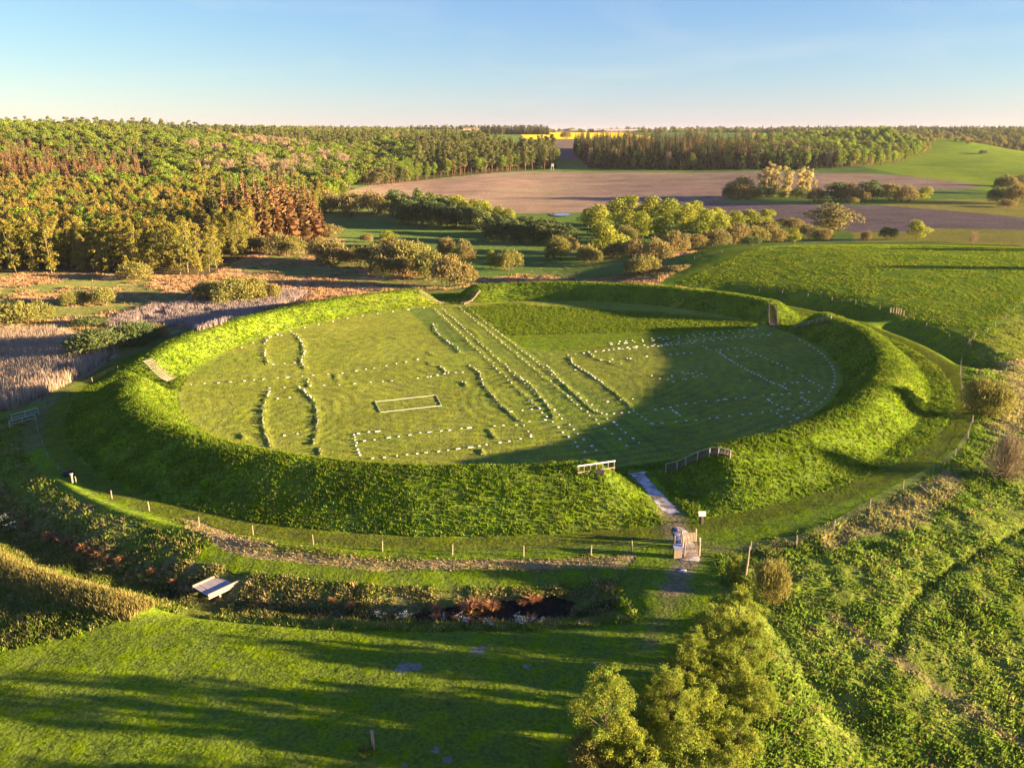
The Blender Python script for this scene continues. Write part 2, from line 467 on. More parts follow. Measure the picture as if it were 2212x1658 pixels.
# (name of the outline, has a turf bank, spacing of the blocks in m or None, points)
WALLS = [
 ("the long house left of the axial street", 1, 1.15, c5([(830,640),(900,690),(915,750),(960,810),(1020,880),(1090,945),(1150,1000),(1190,1008)])),
 ("the long house left of the axial street", 1, 1.15, c5([(1090,665),(1150,710),(1230,770),(1290,840),(1340,900),(1365,945),(1380,985)])),
 ("the long house left of the axial street", 0, 2.0, c5([(1090,940),(1310,915)])),
 ("the long house left of the axial street", 0, 2.2, c5([(1190,1005),(1380,985)])),
 ("the house row beside the far left street", 0, 1.8, c5([(560,714),(690,688),(830,682)])),
 ("the house row beside the far left street", 1, 1.3, c5([(640,645),(690,690)])),
 ("the back long house near the far gate", 1, 1.5, c5([(595,370),(610,420),(680,480),(750,525),(770,560)])),
 ("the back long house near the far gate", 1, None, c5([(755,365),(860,420),(910,500)])),
 ("the back long house near the far gate", 1, None, c5([(560,350),(755,350)])),
 ("the long house just right of the axial street", 1, 1.2, c5([(1330,640),(1390,710),(1470,790),(1560,870),(1640,940),(1690,955)])),
 ("the long house just right of the axial street", 1, 1.2, c5([(1480,590),(1500,630),(1600,690),(1700,760),(1790,830),(1870,900),(1890,930)])),
 ("the long house just right of the axial street", 0, 1.9, c5([(1620,885),(1890,855)])),
 ("the long house just right of the axial street", 0, 1.5, c5([(1690,955),(1920,940)])),
 ("the long house just right of the axial street", 0, 2.0, c5([(1410,680),(1550,665)])),
 ("the narrow straight house in the lower right quarter", 0, 1.7, c6([(-180,925),(-60,910),(0,890),(180,870),(380,850),(570,830),(740,820),(920,800)])),
 ("the narrow straight house in the lower right quarter", 0, 1.7, c6([(-200,1018),(0,1000),(150,985),(280,970),(400,957),(510,943),(590,930),(680,920),(740,908),(840,888)])),
 ("the narrow straight house in the lower right quarter", 0, 1.5, c5([(1890,930),(1970,990),(2010,1018)])),
 ("the narrow straight house in the lower right quarter", 0, 1.3, c6([(530,840),(570,875),(635,905),(680,925)])),
 ("the narrow straight house in the lower right quarter", 0, 1.3, c6([(765,845),(800,865),(840,888)])),
 ("the narrow straight house in the lower right quarter", 0, 2.0, c6([(600,940),(640,970),(745,960),(715,940)])),
 ("the narrow straight house in the lower right quarter", 0, 1.6, c5([(2140,925),(2211,975)])),
 ("the right hand house under the shaded bank", 0, 1.25, c6([(130,510),(175,540),(225,545),(300,600),(350,630),(400,655),(450,685),(510,710),(555,740),(590,755),(635,770),(660,785),(710,800)])),
 ("the right hand house under the shaded bank", 0, 1.7, c6([(225,545),(290,535),(345,527),(390,530)])),
 ("the right hand house under the shaded bank", 0, 1.4, c6([(390,530),(450,560),(500,575),(560,605),(620,630),(695,665)])),
 ("the right hand house under the shaded bank", 0, 1.5, c6([(770,705),(830,745),(890,770),(930,800)])),
 ("the right hand house under the shaded bank", 0, 2.0, c6([(320,585),(445,575)])),
 ("the right hand house under the shaded bank", 0, 1.6, c6([(645,760),(790,745)])),
 ("the right hand house under the shaded bank", 0, 1.6, c6([(432,738),(462,748)])),
 ("the straight row along the right street", 0, 1.5, c5([(1460,572),(1530,565),(1600,555),(1690,545),(1800,530),(1890,522),(1980,515),(2080,510),(2211,500),(2300,493)])),
 ("the straight row along the right street", 1, 1.6, c5([(1600,555),(1640,590),(1690,610)])),
 ("the straight row along the right street", 0, 1.7, c5([(1680,608),(1760,600),(1860,597),(1950,583),(2080,573),(2211,562),(2300,556)])),
 ("the straight row along the right street", 1, 1.6, c5([(1720,610),(1760,630),(1810,630)])),
 ("the straight row along the right street", 1, 1.6, c5([(1840,592),(1895,612)])),
 ("the straight house behind the front bank", 0, 1.5, c5([(80,1085),(160,1074),(240,1065)])),
 ("the straight house behind the front bank", 0, 1.3, c5([(85,1085),(100,1165),(125,1240)])),
 ("the straight house behind the front bank", 0, 1.6, c5([(140,1130),(250,1117),(345,1100),(400,1093),(500,1080),(600,1068),(700,1058),(760,1050),(940,1035),(1040,1028),(1180,1025)])),
 ("the straight house behind the front bank", 0, 1.5, c5([(170,1240),(230,1240),(315,1230),(380,1222),(450,1215),(540,1205),(640,1195),(720,1185),(830,1170),(900,1160),(1000,1142),(1100,1128),(1160,1115),(1230,1098)])),
 ("the straight house behind the front bank", 0, 1.4, c5([(1180,1025),(1210,1065),(1240,1098)])),
 ("the straight house behind the front bank", 1, 1.3, c5([(955,1055),(1000,1115)])),
 ("the straight house behind the front bank", 1, 1.5, c5([(905,1185),(920,1220)])),
 ("the boat shaped house by the front left bank", 1, .8, c4([(1750,810),(1720,860),(1705,930),(1705,1010),(1720,1080),(1745,1140),(1760,1170)])),
 ("the boat shaped house by the front left bank", 1, .8, c4([(1940,785),(2000,830),(2040,880),(2060,950),(2055,1040),(2040,1120),(2030,1155)])),
 ("the boat shaped house by the front left bank", 0, 1.7, c4([(1790,855),(1945,840)])),
 ("the boat shaped house by the front left bank", 0, 1.8, c4([(1800,1098),(1980,1075)])),
 ("the boat shaped house by the front left bank", 1, 1.4, c4([(1568,1080),(1580,1115)])),
 ("the boat shaped house by the front left bank", 1, 1.2, c4([(2070,1175),(2080,1230)])),
 ("the boat shaped house by the front left bank", 1, 1.5, c4([(1990,730),(2005,780)])),
 ("the boat shaped house by the back left bank", 1, 1.0, c4([(1745,455),(1715,500),(1715,560),(1740,635)])),
 ("the boat shaped house by the back left bank", 1, 1.0, c4([(1915,435),(1960,490),(1975,550),(1950,615),(1980,660)])),
 ("the boat shaped house by the back left bank", 0, 2.0, c4([(1740,635),(1950,620)])),
 ("the boat shaped house by the back left bank", 0, 2.2, c4([(1740,455),(1915,435)])),
 ("the left street", 0, 2.2, c5([(-1000,765),(-700,745),(-400,720),(0,690),(250,650),(500,600)])),
 ("the left street", 0, 2.2, c5([(-500,790),(-250,775),(0,765),(200,748),(400,735),(590,710)])),
 ("the mid back of the left half", 1, None, c5([(50,480),(75,490)])),
 ("the mid back of the left half", 1, None, c5([(130,468),(160,472)])),
 ("the mid back of the left half", 1, None, c5([(150,495),(180,492)])),
 ("the mid back of the left half", 1, None, c5([(220,460),(250,464)])),
 ("the mid back of the left half", 1, None, c5([(240,488),(270,486)])),
 ("the mid back of the left half", 1, None, c5([(320,455),(370,468)])),
 ("the mid back of the left half", 1, None, c5([(385,355),(412,365)])),
 ("the mid back of the left half", 1, None, c5([(560,550),(600,575)])),
 ("the mid back of the left half", 1, None, c5([(565,615),(590,645)])),
 ("the mid back of the left half", 1, None, c5([(90,785),(145,788)])),
 ("the mid back of the left half", 1, 1.5, c5([(770,748),(800,745),(805,775)])),
 ("the mid back of the left half", 1, None, c5([(2180-2211,700),(-20,760)])),
]
PITS = c6([(0,685),(15,695),(35,690),(65,690),(88,677),(70,712),(85,720),(100,708),(125,695),(155,714),(0,730),(20,728),(-70,712),(-60,745),(-95,730),(-150,725),(-200,706),(-70,705)])

axis = np.array(_gdir[2]); axis_n = np.array([-axis[1], axis[0]])
xaxis = np.array([math.cos(math.radians(15.5)), math.sin(math.radians(15.5))]); xaxis_n = np.array([-xaxis[1], xaxis[0]])
C0 = np.array([CX, CY])
wall_pts = []
for nm, turf, sp, L in WALLS:
    P = at(L)[:, :2]
    wall_pts.append(P)
STREET = []
for off in (-4.3, -2.4, 2.0, 3.9):
    a = C0 + axis_n * off - axis * 56; b = C0 + axis_n * off + axis * 33
    STREET.append((off, a, b, b + axis * 21))
for P, (nm, turf, sp, L) in zip(wall_pts, WALLS):
    if turf: RIDGES.append(([tuple(p) for p in P], 0.30, 0.12))
for off, a, b, b2 in STREET:
    n = 14
    pts = [tuple(a + (b - a) * i / n + axis_n * 0.25 * math.sin(i * 2.3 + off)) for i in range(n + 1)]
    RIDGES.append((pts, 0.34, 0.075))

# ------------------------------------------------------------------ ground
def inside(x, y, poly):
    res = np.zeros(x.shape, bool)
    px, py = poly[:, 0], poly[:, 1]
    j = len(px) - 1
    for i in range(len(px)):
        if py[i] != py[j]:
            c = ((py[i] > y) != (py[j] > y)) & (x < (px[j] - px[i]) * (y - py[i]) / (py[j] - py[i]) + px[i])
            res ^= c
        j = i
    return res

def zone(L): return at(L)[:, :2]
Z_PLOUGH = zone([(735,418),(800,400),(880,392),(960,385),(1060,374),(1200,371),(1400,372),(1630,371),(1780,374),(1960,381),(2080,394),(2128,402),(2080,409),(1900,412),(1640,417),(1560,430),(1490,443),(1300,457),(1130,462),(1060,455),(1000,443),(920,432),(840,424)])
Z_PLOUGH2 = zone([(1490,449),(1504,434),(1708,441),(1908,444),(2041,454),(2230,472),(2230,497),(2021,492),(2004,500),(1848,501),(1700,484),(1560,474),(1470,462)])
Z_YELLOW = zone([(1840,502),(2004,500),(2021,492),(2230,497),(2230,531),(2100,526),(2000,521),(1850,523)])
Z_PALE = zone([(1880,444),(1960,436),(2040,430),(2130,430),(2230,440),(2230,471),(2041,454),(1908,444)])
Z_MEADOW = zone([(740,470),(1000,500),(1240,520),(1480,560),(1500,600),(1250,600),(1030,585),(760,545),(715,500)])
Z_CATTAIL = zone([(215,700),(330,660),(470,650),(585,640),(625,628),(665,632),(640,650),(560,672),(480,700),(430,715),(400,700),(330,712),(310,730)])
Z_REED = zone([(-120,730),(40,718),(110,715),(200,735),(255,760),(200,800),(90,860),(30,885),(-120,910)])
Z_STRAW = zone([(375,1120),(450,1143),(620,1178),(800,1200),(1000,1207),(1200,1208),(1370,1194),(1350,1226),(1150,1234),(900,1228),(700,1218),(500,1194),(410,1160)])
Z_RUSTBACK = zone([(1010,600),(1180,595),(1330,605),(1460,595),(1520,585),(1530,612),(1400,622),(1200,618),(1030,622)])
Z_DARKWET = zone([(1060,1300),(1190,1285),(1245,1300),(1225,1330),(1090,1345),(940,1345),(870,1330),(960,1310)])
Z_STRAWR = zone([(1790,1120),(1860,1080),(1960,1025),(2030,1010),(2075,1030),(2060,1080),(1990,1120),(1900,1150),(1800,1190),(1770,1170)])
Z_STRAWR2 = zone([(2150,780),(2211,770),(2230,900),(2200,960),(2140,930),(2180,880)])
Z_ROUGHL = zone([(-120,1135),(0,1150),(130,1200),(270,1240),(395,1280),(330,1305),(230,1350),(120,1385),(0,1408),(-120,1430)])
Z_TALL = zone([(990,665),(1090,655),(1300,668),(1650,690),(1560,725),(1400,745),(1240,758),(1130,752),(1060,700)])
Z_BROWNRUST = zone([(1280,600),(1480,570),(1545,590),(1520,612),(1300,620)])

GRASS = np.array([.132, .200, .016]); MOWN = np.array([.190, .245, .034]); LAWN = np.array([.110, .142, .015])
ROUGH = np.array([.155, .215, .027]); STRAW = np.array([.40, .31, .14]); RUST = np.array([.38, .26, .135])
SOIL = np.array([.235, .172, .118]); SOIL2 = np.array([.150, .115, .098]); MEADOW = np.array([.085, .145, .030]); CEREAL = np.array([.17, .25, .024])
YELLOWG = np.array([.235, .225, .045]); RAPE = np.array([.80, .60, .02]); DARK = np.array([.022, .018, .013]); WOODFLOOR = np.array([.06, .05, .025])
CATTAIL = np.array([.30, .24, .21]); REED = np.array([.30, .225, .145]); DIRT = np.array([.24, .18, .12]); CHALK = np.array([.42, .41, .40])

CHALK_SPOTS = [((1030,1403),.9,.45),((885,1440),1.0,.35),((1140,1440),.6,.2),((1033,1519),.4,.3),((943,1616),.5,.25),((965,1640),.4,.2),((1280,1432),.5,.3),((870,1650),.4,.2),((1215,975),.5,.3),((1190,960),.4,.25),((1370,1022),.9,.3)]
chalk_world = [(at([p])[0], a, b) for p, a, b in CHALK_SPOTS]

def lerp(c, k, m):
    return c + (np.asarray(k) - c) * np.clip(m, 0, 1)[:, None]

_hm = [tuple(p[:2]) for p in at(c4([(1845, 545), (1880, 970)]) + c5([(1190, 830), (720, 450), (1600, 770)]))]
def mow_lines(x, y, r):
    """-1..1 swaths left by the mower: rings round the old houses, else along the rampart foot"""
    d = np.full(x.shape, 1e9)
    for hx, hy in HOUSE_MID:
        d = np.minimum(d, np.hypot((x - hx), (y - hy) * .62) * 1.15)
    e = np.where(d < 13, d, 60 - r)
    return np.sin(e * 2 * np.pi / 1.9 + 1.2 * fbm(x / 9, y / 9, 71, 2)) * np.clip(1.3 * vnoise(x / 6, y / 6, 73), 0, 1) * (1 - sst(100, 190, np.hypot(x, y)) * .55)

def paint(x, y):
    """base colour and roughness of the ground cover at points"""
    r, phi = polar(x, y)
    wx = x + fbm(x / 7, y / 7, 41, 2) * 2.2 * np.clip(y / 150, .5, 4); wy = y + fbm(x / 7 + 40, y / 7, 43, 2) * 2.2 * np.clip(y / 150, .5, 4)
    c = np.tile(GRASS, (len(x), 1)); rel = np.full(len(x), .35)
    n_a = fbm(x / 5, y / 5, 51, 3); n_b = fbm(x / 18, y / 18, 52, 3); n_c = fbm(x / 1.6, y / 1.6, 53, 2)
    far = y > 330
    # wide land
    c = np.where(far[:, None], MEADOW * 1.15, c)
    p2 = np.where(phi < -60, phi + 360, phi)
    valley = (r > 79.5) & (p2 > 66) & (p2 < 214) & (y < 620)
    c = np.where(valley[:, None], MEADOW, c); c = lerp(c, np.array([.135, .150, .042]) * (1 + .2 * n_a)[:, None], valley * sst(92, 110, p2) * 1.0)
    m = sst(-.2, .25, n_b + .6 * n_a + .42 * sst(95, 130, p2) - .3) * valley * sst(82, 92, r) * (1 - sst(330, 420, y))
    c = lerp(c, RUST * (1 + .3 * n_c)[:, None], m); rel = np.where(m > .4, .8, rel)
    mm = inside(wx, wy, Z_MEADOW); c = lerp(c, MEADOW, mm * .85)
    mm = inside(wx, wy, Z_RUSTBACK) & (n_a > -.2); c = lerp(c, RUST * (1 + .3 * n_c)[:, None], mm * .8)
    mm = inside(wx, wy, Z_BROWNRUST); c = lerp(c, RUST * .7, mm * .6)
    mm = inside(wx, wy, Z_CATTAIL); c = lerp(c, CATTAIL, mm * .9)
    mm = inside(wx, wy, Z_REED); c = lerp(c, REED, mm * .9)
    # wood floor
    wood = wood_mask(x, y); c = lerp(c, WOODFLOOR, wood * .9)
    # pasture dome
    dome = (r > 88) & (phi > -12) & (phi < 62) & (y < 330) & (p2 < 66)
    c = lerp(c, GRASS * 1.02 + np.array([.035, .022, .004]) * np.clip(n_a * 1.6, -.5, 1)[:, None], dome * 1.0); rel = np.where(dome, .8, rel)
    # far fields
    c = lerp(c, CEREAL, ((y > 520) & (x > 330) & (y < 1500)) * 1.0)
    green_head = (y > 380) & (x > 80) & (x < 330) & (y < 760); c = lerp(c, MEADOW * 1.3, green_head * .8)
    mm = inside(x, y, Z_PALE); c = lerp(c, YELLOWG, mm * 1.0)
    mm = inside(x, y, Z_YELLOW); c = lerp(c, YELLOWG * .95, mm * 1.0)
    mm = inside(x, y, Z_PLOUGH); c = lerp(c, SOIL * (1 + .15 * n_b + .22 * fbm(x / 70 + y / 40, y / 7, 58, 3))[:, None], mm * 1.0); rel = np.where(mm, .25, rel)
    mm = inside(x, y, Z_PLOUGH2); c = lerp(c, SOIL2 * (1 + .1 * n_b + .2 * fbm(x / 70 + y / 50, y / 6, 59, 3))[:, None], mm * 1.0); rel = np.where(mm, .25, rel)
    gap = (y > 960) & (y < 1440) & (x > 20) & (x < 190); c = lerp(c, SOIL2, gap * 1.0)
    rape = (y > 1455) & (y < 2150) & (x > 20) & ((x < 255 + .03 * (y - 1455))); c = lerp(c, RAPE, rape * 1.0)
    c = lerp(c, CEREAL * .7, ((y > 2150)) * 1.0)
    # slope outside the right-hand fence
    rb = np.interp(phi, RB_PHI, RB_R)
    right = sst(0.2, 1.5, r - rb + .8 * n_c) * (y < 260) * (phi < 40) * (phi > -95)
    k = np.clip(.25 + .5 * n_a + .3 * n_c, 0, 1)
    c = lerp(c, ROUGH * (1 + .25 * n_a)[:, None], right); c = lerp(c, STRAW, right * k * .22); rel = np.where(right > .5, 1.0, rel)
    for zz in (Z_STRAWR, Z_STRAWR2):
        mm = inside(wx, wy, zz) * right; c = lerp(c, STRAW * .95, mm * (.7 + .3 * n_c))
    dt = dist_polyline(x, y, TRAIL_STRAW); c = lerp(c, STRAW * .85, np.clip(1.15 - dt / .7 + .6 * n_c, 0, 1) * .7 * right)
    dt = dist_polyline(x, y, TRAIL); c = lerp(c, ROUGH * .55, np.clip(1.1 - dt / .6, 0, 1) * .7 * right)
    # left outside slope
    p3 = np.where(phi > 90, phi - 360, phi)
    left = sst(81.5, 83.5, r + .6 * n_c) * (p3 > -200) * (p3 < -113) * (y < 135) * (1 - sst(97, 103, r) * (x > -44))
    c = lerp(c, ROUGH * .95, left); c = lerp(c, STRAW * .85, left * np.clip(.15 + .6 * n_a, 0, 1) * .5); rel = np.where(left > .5, .9, rel)
    mm = inside(wx, wy, Z_ROUGHL); c = lerp(c, ROUGH * .85, mm * 1.0); c = lerp(c, STRAW * .8, mm * np.clip(.1 + .7 * n_a, 0, 1) * .6); rel = np.where(mm, .9, rel); roughl = mm
    # rampart, berm, inside
    c = np.where(((r < 80) & ~(right > .5))[:, None], LAWN * 1.02, c)
    ring = (r > 60.3) & (r < 77.0 + .6 * n_c)
    c = lerp(c, GRASS * (1 + .22 * n_c + .22 * n_a)[:, None] + np.array([.05, .012, .008]) * np.clip(n_b * 1.0 + .6 * n_a - .15, 0, 1)[:, None], ring * 1.0); rel = np.where(ring, .5, rel)
    ins = r <= 60.3
    yell = np.clip(.5 + .8 * n_b + .35 * n_a, 0, 1)
    cin = MOWN * (.92 + .12 * n_c)[:, None] + np.array([.03, .008, .004]) * yell[:, None]
    c = np.where(ins[:, None], cin, c); rel = np.where(ins, .30, rel)
    sw = mow_lines(x, y, r); c = np.where(ins[:, None], c * (1 + .15 * sw)[:, None], c)
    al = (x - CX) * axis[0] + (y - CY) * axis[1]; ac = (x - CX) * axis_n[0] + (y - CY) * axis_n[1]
    trk = (bump((ac - .2) / .35) + bump((ac + 1.4) / .35) + bump((ac - 5.6) / .5)) * (al > -58) * (al < 58)
    c = lerp(c, MEADOW * .95, np.clip(trk, 0, 1) * .55 * ins)
    dk = (ac < -5.0) & (ac > -9.5 + .02 * al) & (al < -8) & (al > -59); c = lerp(c, MEADOW, dk * .7 * ins)  # mown track of other grass; shade on it painted in as darker green
    mm = inside(wx, wy, Z_TALL) & ~((ac < 1) & (ac > -9.8)); c = lerp(c, GRASS + np.array([.02, .015, .0]) * np.clip(n_c, -1, 1)[:, None], mm * 1.0); rel = np.where(mm & ins, .9, rel)
    # moat and straw on the berm
    am = sst(86.0, 87.4, r + .5 * n_c) * (1 - sst(93.4, 94.8, r + .5 * n_c)) * (p3 > -150) * (p3 < -83.5)
    inner = sst(90.5, 88.5, r)
    c = lerp(c, ROUGH * .8, am); c = lerp(c, STRAW * .8, am * np.clip(.1 + .4 * inner + .6 * n_c, 0, 1) * .55); rel = np.where(am > .5, 1.0, rel)
    mm = inside(x, y, Z_DARKWET); c = lerp(c, DARK, mm * .95)
    c = lerp(c, DARK * 2, bump((r - 90.3) / 1.3) * am * .6 * (p3 > -112))
    mm = inside(wx, wy, Z_STRAW); c = lerp(c, STRAW * .92, mm * np.clip(.72 + .5 * n_c, .1, 1)); rel = np.where(mm, .7, rel)
    # trodden earth round the near gate and the path
    dp = dist_polyline(x, y, PATH_W)
    c = lerp(c, DIRT, np.clip(1.25 - dp / 1.5 + .5 * n_c, 0, 1) * .75 * (y < 84) * (y > 66))
    c = lerp(c, DIRT * .8, np.clip(1 - dp / 1.2 + .4 * n_c, 0, 1) * .35 * (y < 66) * (y > 50))
    dp = dist_polyline(x, y, FENCE_WEAR); c = lerp(c, DIRT * .9, np.clip(1 - dp / 1.1 + .5 * n_c, 0, 1) * .45)
    for p, a, b in chalk_world:
        q = np.hypot((x - p[0]) / a, (y - p[1]) / (a * .8)) + .7 * n_c + .8 * fbm(x / .35, y / .35, 61, 2)
        c = lerp(c, CHALK * .55, (q < .62) * .7)
    return np.clip(c, .004, .9), rel

PATH_W = [tuple(p[:2]) for p in at([(1380,1022),(1410,1060),(1440,1095),(1460,1120),(1465,1145),(1480,1170),(1490,1195),(1488,1215),(1468,1240),(1450,1290),(1400,1400)])]
TRAIL_STRAW = [tuple(p[:2]) for p in at([(1790,1330),(1870,1380),(1960,1440),(2080,1520),(2180,1590),(2240,1620)])]
_tr = [tuple(p[:2]) for p in at([(2230,1130),(2150,1170),(2060,1220),(2000,1270),(1950,1330),(1938,1400)])]
FENCE_WEAR = [tuple(p[:2]) for p in at([(1530,1183),(1600,1186),(1680,1180),(1722,1172)])]

TRAIL.extend(_tr); HOUSE_MID.extend(_hm)

EDGE2 = at([(850, 400), (900, 391), (960, 383), (1060, 374), (1130, 369), (1195, 365)])
EDGE3 = at([(1236, 358), (1262, 364), (1400, 367), (1600, 367), (1780, 364), (1850, 360), (1950, 352), (2000, 330)])
print('edges', EDGE2[:, :2].round(), EDGE3[:, :2].round())
def wood_mask(x, y):
    """woods: 1 where trees stand close"""
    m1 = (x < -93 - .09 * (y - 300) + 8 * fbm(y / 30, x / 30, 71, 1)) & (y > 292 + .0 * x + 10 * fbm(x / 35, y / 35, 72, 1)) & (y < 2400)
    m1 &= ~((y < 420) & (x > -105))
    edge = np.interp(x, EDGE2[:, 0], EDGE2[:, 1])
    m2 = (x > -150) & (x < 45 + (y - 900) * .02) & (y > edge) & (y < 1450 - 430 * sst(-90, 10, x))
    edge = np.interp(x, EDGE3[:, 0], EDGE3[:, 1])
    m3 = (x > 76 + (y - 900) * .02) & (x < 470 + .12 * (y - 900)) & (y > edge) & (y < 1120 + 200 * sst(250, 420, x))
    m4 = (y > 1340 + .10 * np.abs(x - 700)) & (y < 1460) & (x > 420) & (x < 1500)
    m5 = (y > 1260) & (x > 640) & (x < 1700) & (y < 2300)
    return (m1 | m2 | m3 | m4 | m5).astype(float)

lap("zones")
def build_ground():
    fine = np.arange(-0.64, 0.641, 0.0033)
    outer = []
    a = 0.64; st = 0.0045
    while a < math.pi - 0.02:
        a += st; st = min(st * 1.35, 0.12)
        if a < math.pi - 0.02: outer.append(a)
    ang = np.concatenate([-np.array(outer[::-1]), fine, np.array(outer)])
    rr = np.concatenate([[3, 8, 15, 22, 29], np.geomspace(34, 250, 690), np.geomspace(250, 1500, 260)[1:], np.geomspace(1500, 12000, 90)[1:]])
    A, R = np.meshgrid(ang, rr)
    x = (R * np.sin(A)).ravel(); y = (R * np.cos(A)).ravel()
    z = height(x, y)
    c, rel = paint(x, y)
    na, nr = len(ang), len(rr)
    i = np.arange(nr - 1)[:, None] * na + np.arange(na)[None, :]
    j = np.arange(nr - 1)[:, None] * na + (np.arange(na)[None, :] + 1) % na
    f = np.stack([i, j, j + na, i + na], -1).reshape(-1, 4)[:, ::-1]
    # middle disc under the camera
    me = mesh_np("ground", np.stack([x, y, z], 1), f, ground_mat(), smooth=True, cols=c, attrs={"relief": rel})
    o = link("ground", me)
    tag(o, "rolling green land with the ring shaped grass rampart, fields and marsh", kind="structure")
    return o
ground = build_ground()
lap('p2')
# ------------------------------------------------------------------ stuff: grasses, reeds, sedges
RNG = np.random.default_rng(7)

def tufts(name, xy, hgt, wid, nb, col, label, lean=0.55, mat=None, spread=1.0, colvar=.22, sink=.03):
    n = len(xy); z = height(xy[:, 0], xy[:, 1]) - sink
    base = np.stack([xy[:, 0], xy[:, 1], z], 1)
    H = np.broadcast_to(hgt, (n,)).repeat(nb) * RNG.uniform(.6, 1.2, n * nb)
    W = np.broadcast_to(wid, (n,)).repeat(nb) * RNG.uniform(.7, 1.3, n * nb)
    B = base.repeat(nb, 0)
    az = RNG.uniform(0, 2 * np.pi, n * nb); rad = W * RNG.uniform(0, 1.2, n * nb) * spread
    B = B + np.stack([np.cos(az) * rad, np.sin(az) * rad, np.zeros_like(az)], 1)
    fa = RNG.uniform(0, 2 * np.pi, n * nb)
    side = np.stack([np.cos(fa), np.sin(fa), np.zeros_like(fa)], 1) * (W / 2)[:, None]
    la = az + RNG.normal(0, .6, n * nb); L = H * RNG.uniform(.1, 1, n * nb) * lean
    tip = B + np.stack([np.cos(la) * L, np.sin(la) * L, H], 1)
    V = np.stack([B - side, B + side, tip], 1).reshape(-1, 3)
    F = np.arange(n * nb * 3).reshape(-1, 3)
    c = np.broadcast_to(col, (n, 3)) * RNG.uniform(1 - colvar, 1 + colvar, (n, 1)) * RNG.normal(1, .05, (n, 3))
    c = (c.repeat(nb, 0) * RNG.uniform(.85, 1.15, (n * nb, 1))).repeat(3, 0)
    me = mesh_np(name, V, F, mat or TUFT, cols=np.clip(c, .004, .9))
    o = link(name, me); tag(o, label, kind="stuff"); return o

TUFT = tuft_mat("grass_blades", .45)

def cam_scatter(n, r0, r1, a0, a1, pw=1.0):
    r = r0 + (r1 - r0) * RNG.uniform(0, 1, n) ** pw; a = RNG.uniform(a0, a1, n)
    return np.stack([r * np.sin(a), r * np.cos(a)], 1)

def ring_scatter(n, r0, r1, p0=0, p1=360):
    r = np.sqrt(RNG.uniform(r0 * r0, r1 * r1, n)); p = np.radians(RNG.uniform(p0, p1, n))
    return np.stack([CX + r * np.cos(p), CY + r * np.sin(p)], 1)

def fill(zone_, n):
    lo, hi = zone_.min(0), zone_.max(0); p = RNG.uniform(lo, hi, (n, 2)); return p[inside(p[:, 0], p[:, 1], zone_)]

def ground_tint(xy): return paint(xy[:, 0], xy[:, 1])[0]
def rel_of(xy): return paint(xy[:, 0], xy[:, 1])[1]
def gap_clear(xy):
    return dist_polyline(xy[:, 0], xy[:, 1], PATH_W) > 1.5

# rampart slopes
xy = ring_scatter(62000, 60.6, 77.0); xy = xy[gap_clear(xy)]
near = np.hypot(xy[:, 0], xy[:, 1])
keep = RNG.uniform(0, 1, len(xy)) < np.clip(130 / near, .45, 1); xy = xy[keep]; near = near[keep]
clump = np.clip(1 + .6 * fbm(xy[:, 0] / 2.2, xy[:, 1] / 2.2, 91, 2), .35, 1.6)
tint = ground_tint(xy) * np.array([1.05, 1.08, .95])
yl = RNG.uniform(0, 1, (len(xy), 1)) < .12
tint = np.where(yl, tint * .6 + STRAW * .25, tint)
tufts("rampart_grass", xy, .27 * clump, .13 + .0004 * near, 5, tint, "long tufted grass on the slopes of the ring rampart")
# unmown quarter inside, and the pasture
xy = np.concatenate([RNG.uniform((-20, 175), (62, 222), (16000, 2))]); xy = xy[inside(xy[:, 0], xy[:, 1], Z_TALL) & (polar(xy[:, 0], xy[:, 1])[0] < 60)]
tufts("meadow_grass", xy, .24, .22, 4, ground_tint(xy) * np.array([1.15, 1.05, 1]), "taller unmown grass in the back quarter of the ring")
xy = cam_scatter(42000, 170, 330, .12, .66); r_, p_ = polar(xy[:, 0], xy[:, 1]); xy = xy[(r_ > 89) & (p_ > -12) & (p_ < 58)]
m_ = fbm(xy[:, 0] / 4, xy[:, 1] / 4, 93, 2) > -.25; xy = xy[m_]
tufts("pasture_grass", xy, .20, .34, 4, ground_tint(xy) * np.array([1.25, 1.1, .95]), "tussocky grass on the domed pasture right of the ring")
# slope outside the right fence
xy = cam_scatter(52000, 40, 175, -.08, .70); r_, p_ = polar(xy[:, 0], xy[:, 1]); rb_ = np.interp(p_, RB_PHI, RB_R)
xy = xy[(r_ > rb_ + .4) & (p_ < 40) & (p_ > -95)]
s_ = fbm(xy[:, 0] / 3.2, xy[:, 1] / 3.2, 95, 3); xy = xy[s_ > -.45]; s_ = s_[s_ > -.45]
tint = ground_tint(xy); st = RNG.uniform(0, 1, (len(xy), 1))
tint = np.where(st < .05, STRAW * .75, np.where(st < .6, tint * np.array([.92, 1.15, .9]), tint))
tufts("slope_grass", xy, np.clip(.22 + .26 * s_, .06, .48), .20 + .0007 * np.hypot(xy[:, 0], xy[:, 1]), 7, tint, "rough tussocky grass on the sunlit slope outside the right fence", lean=1.1, spread=1.7)
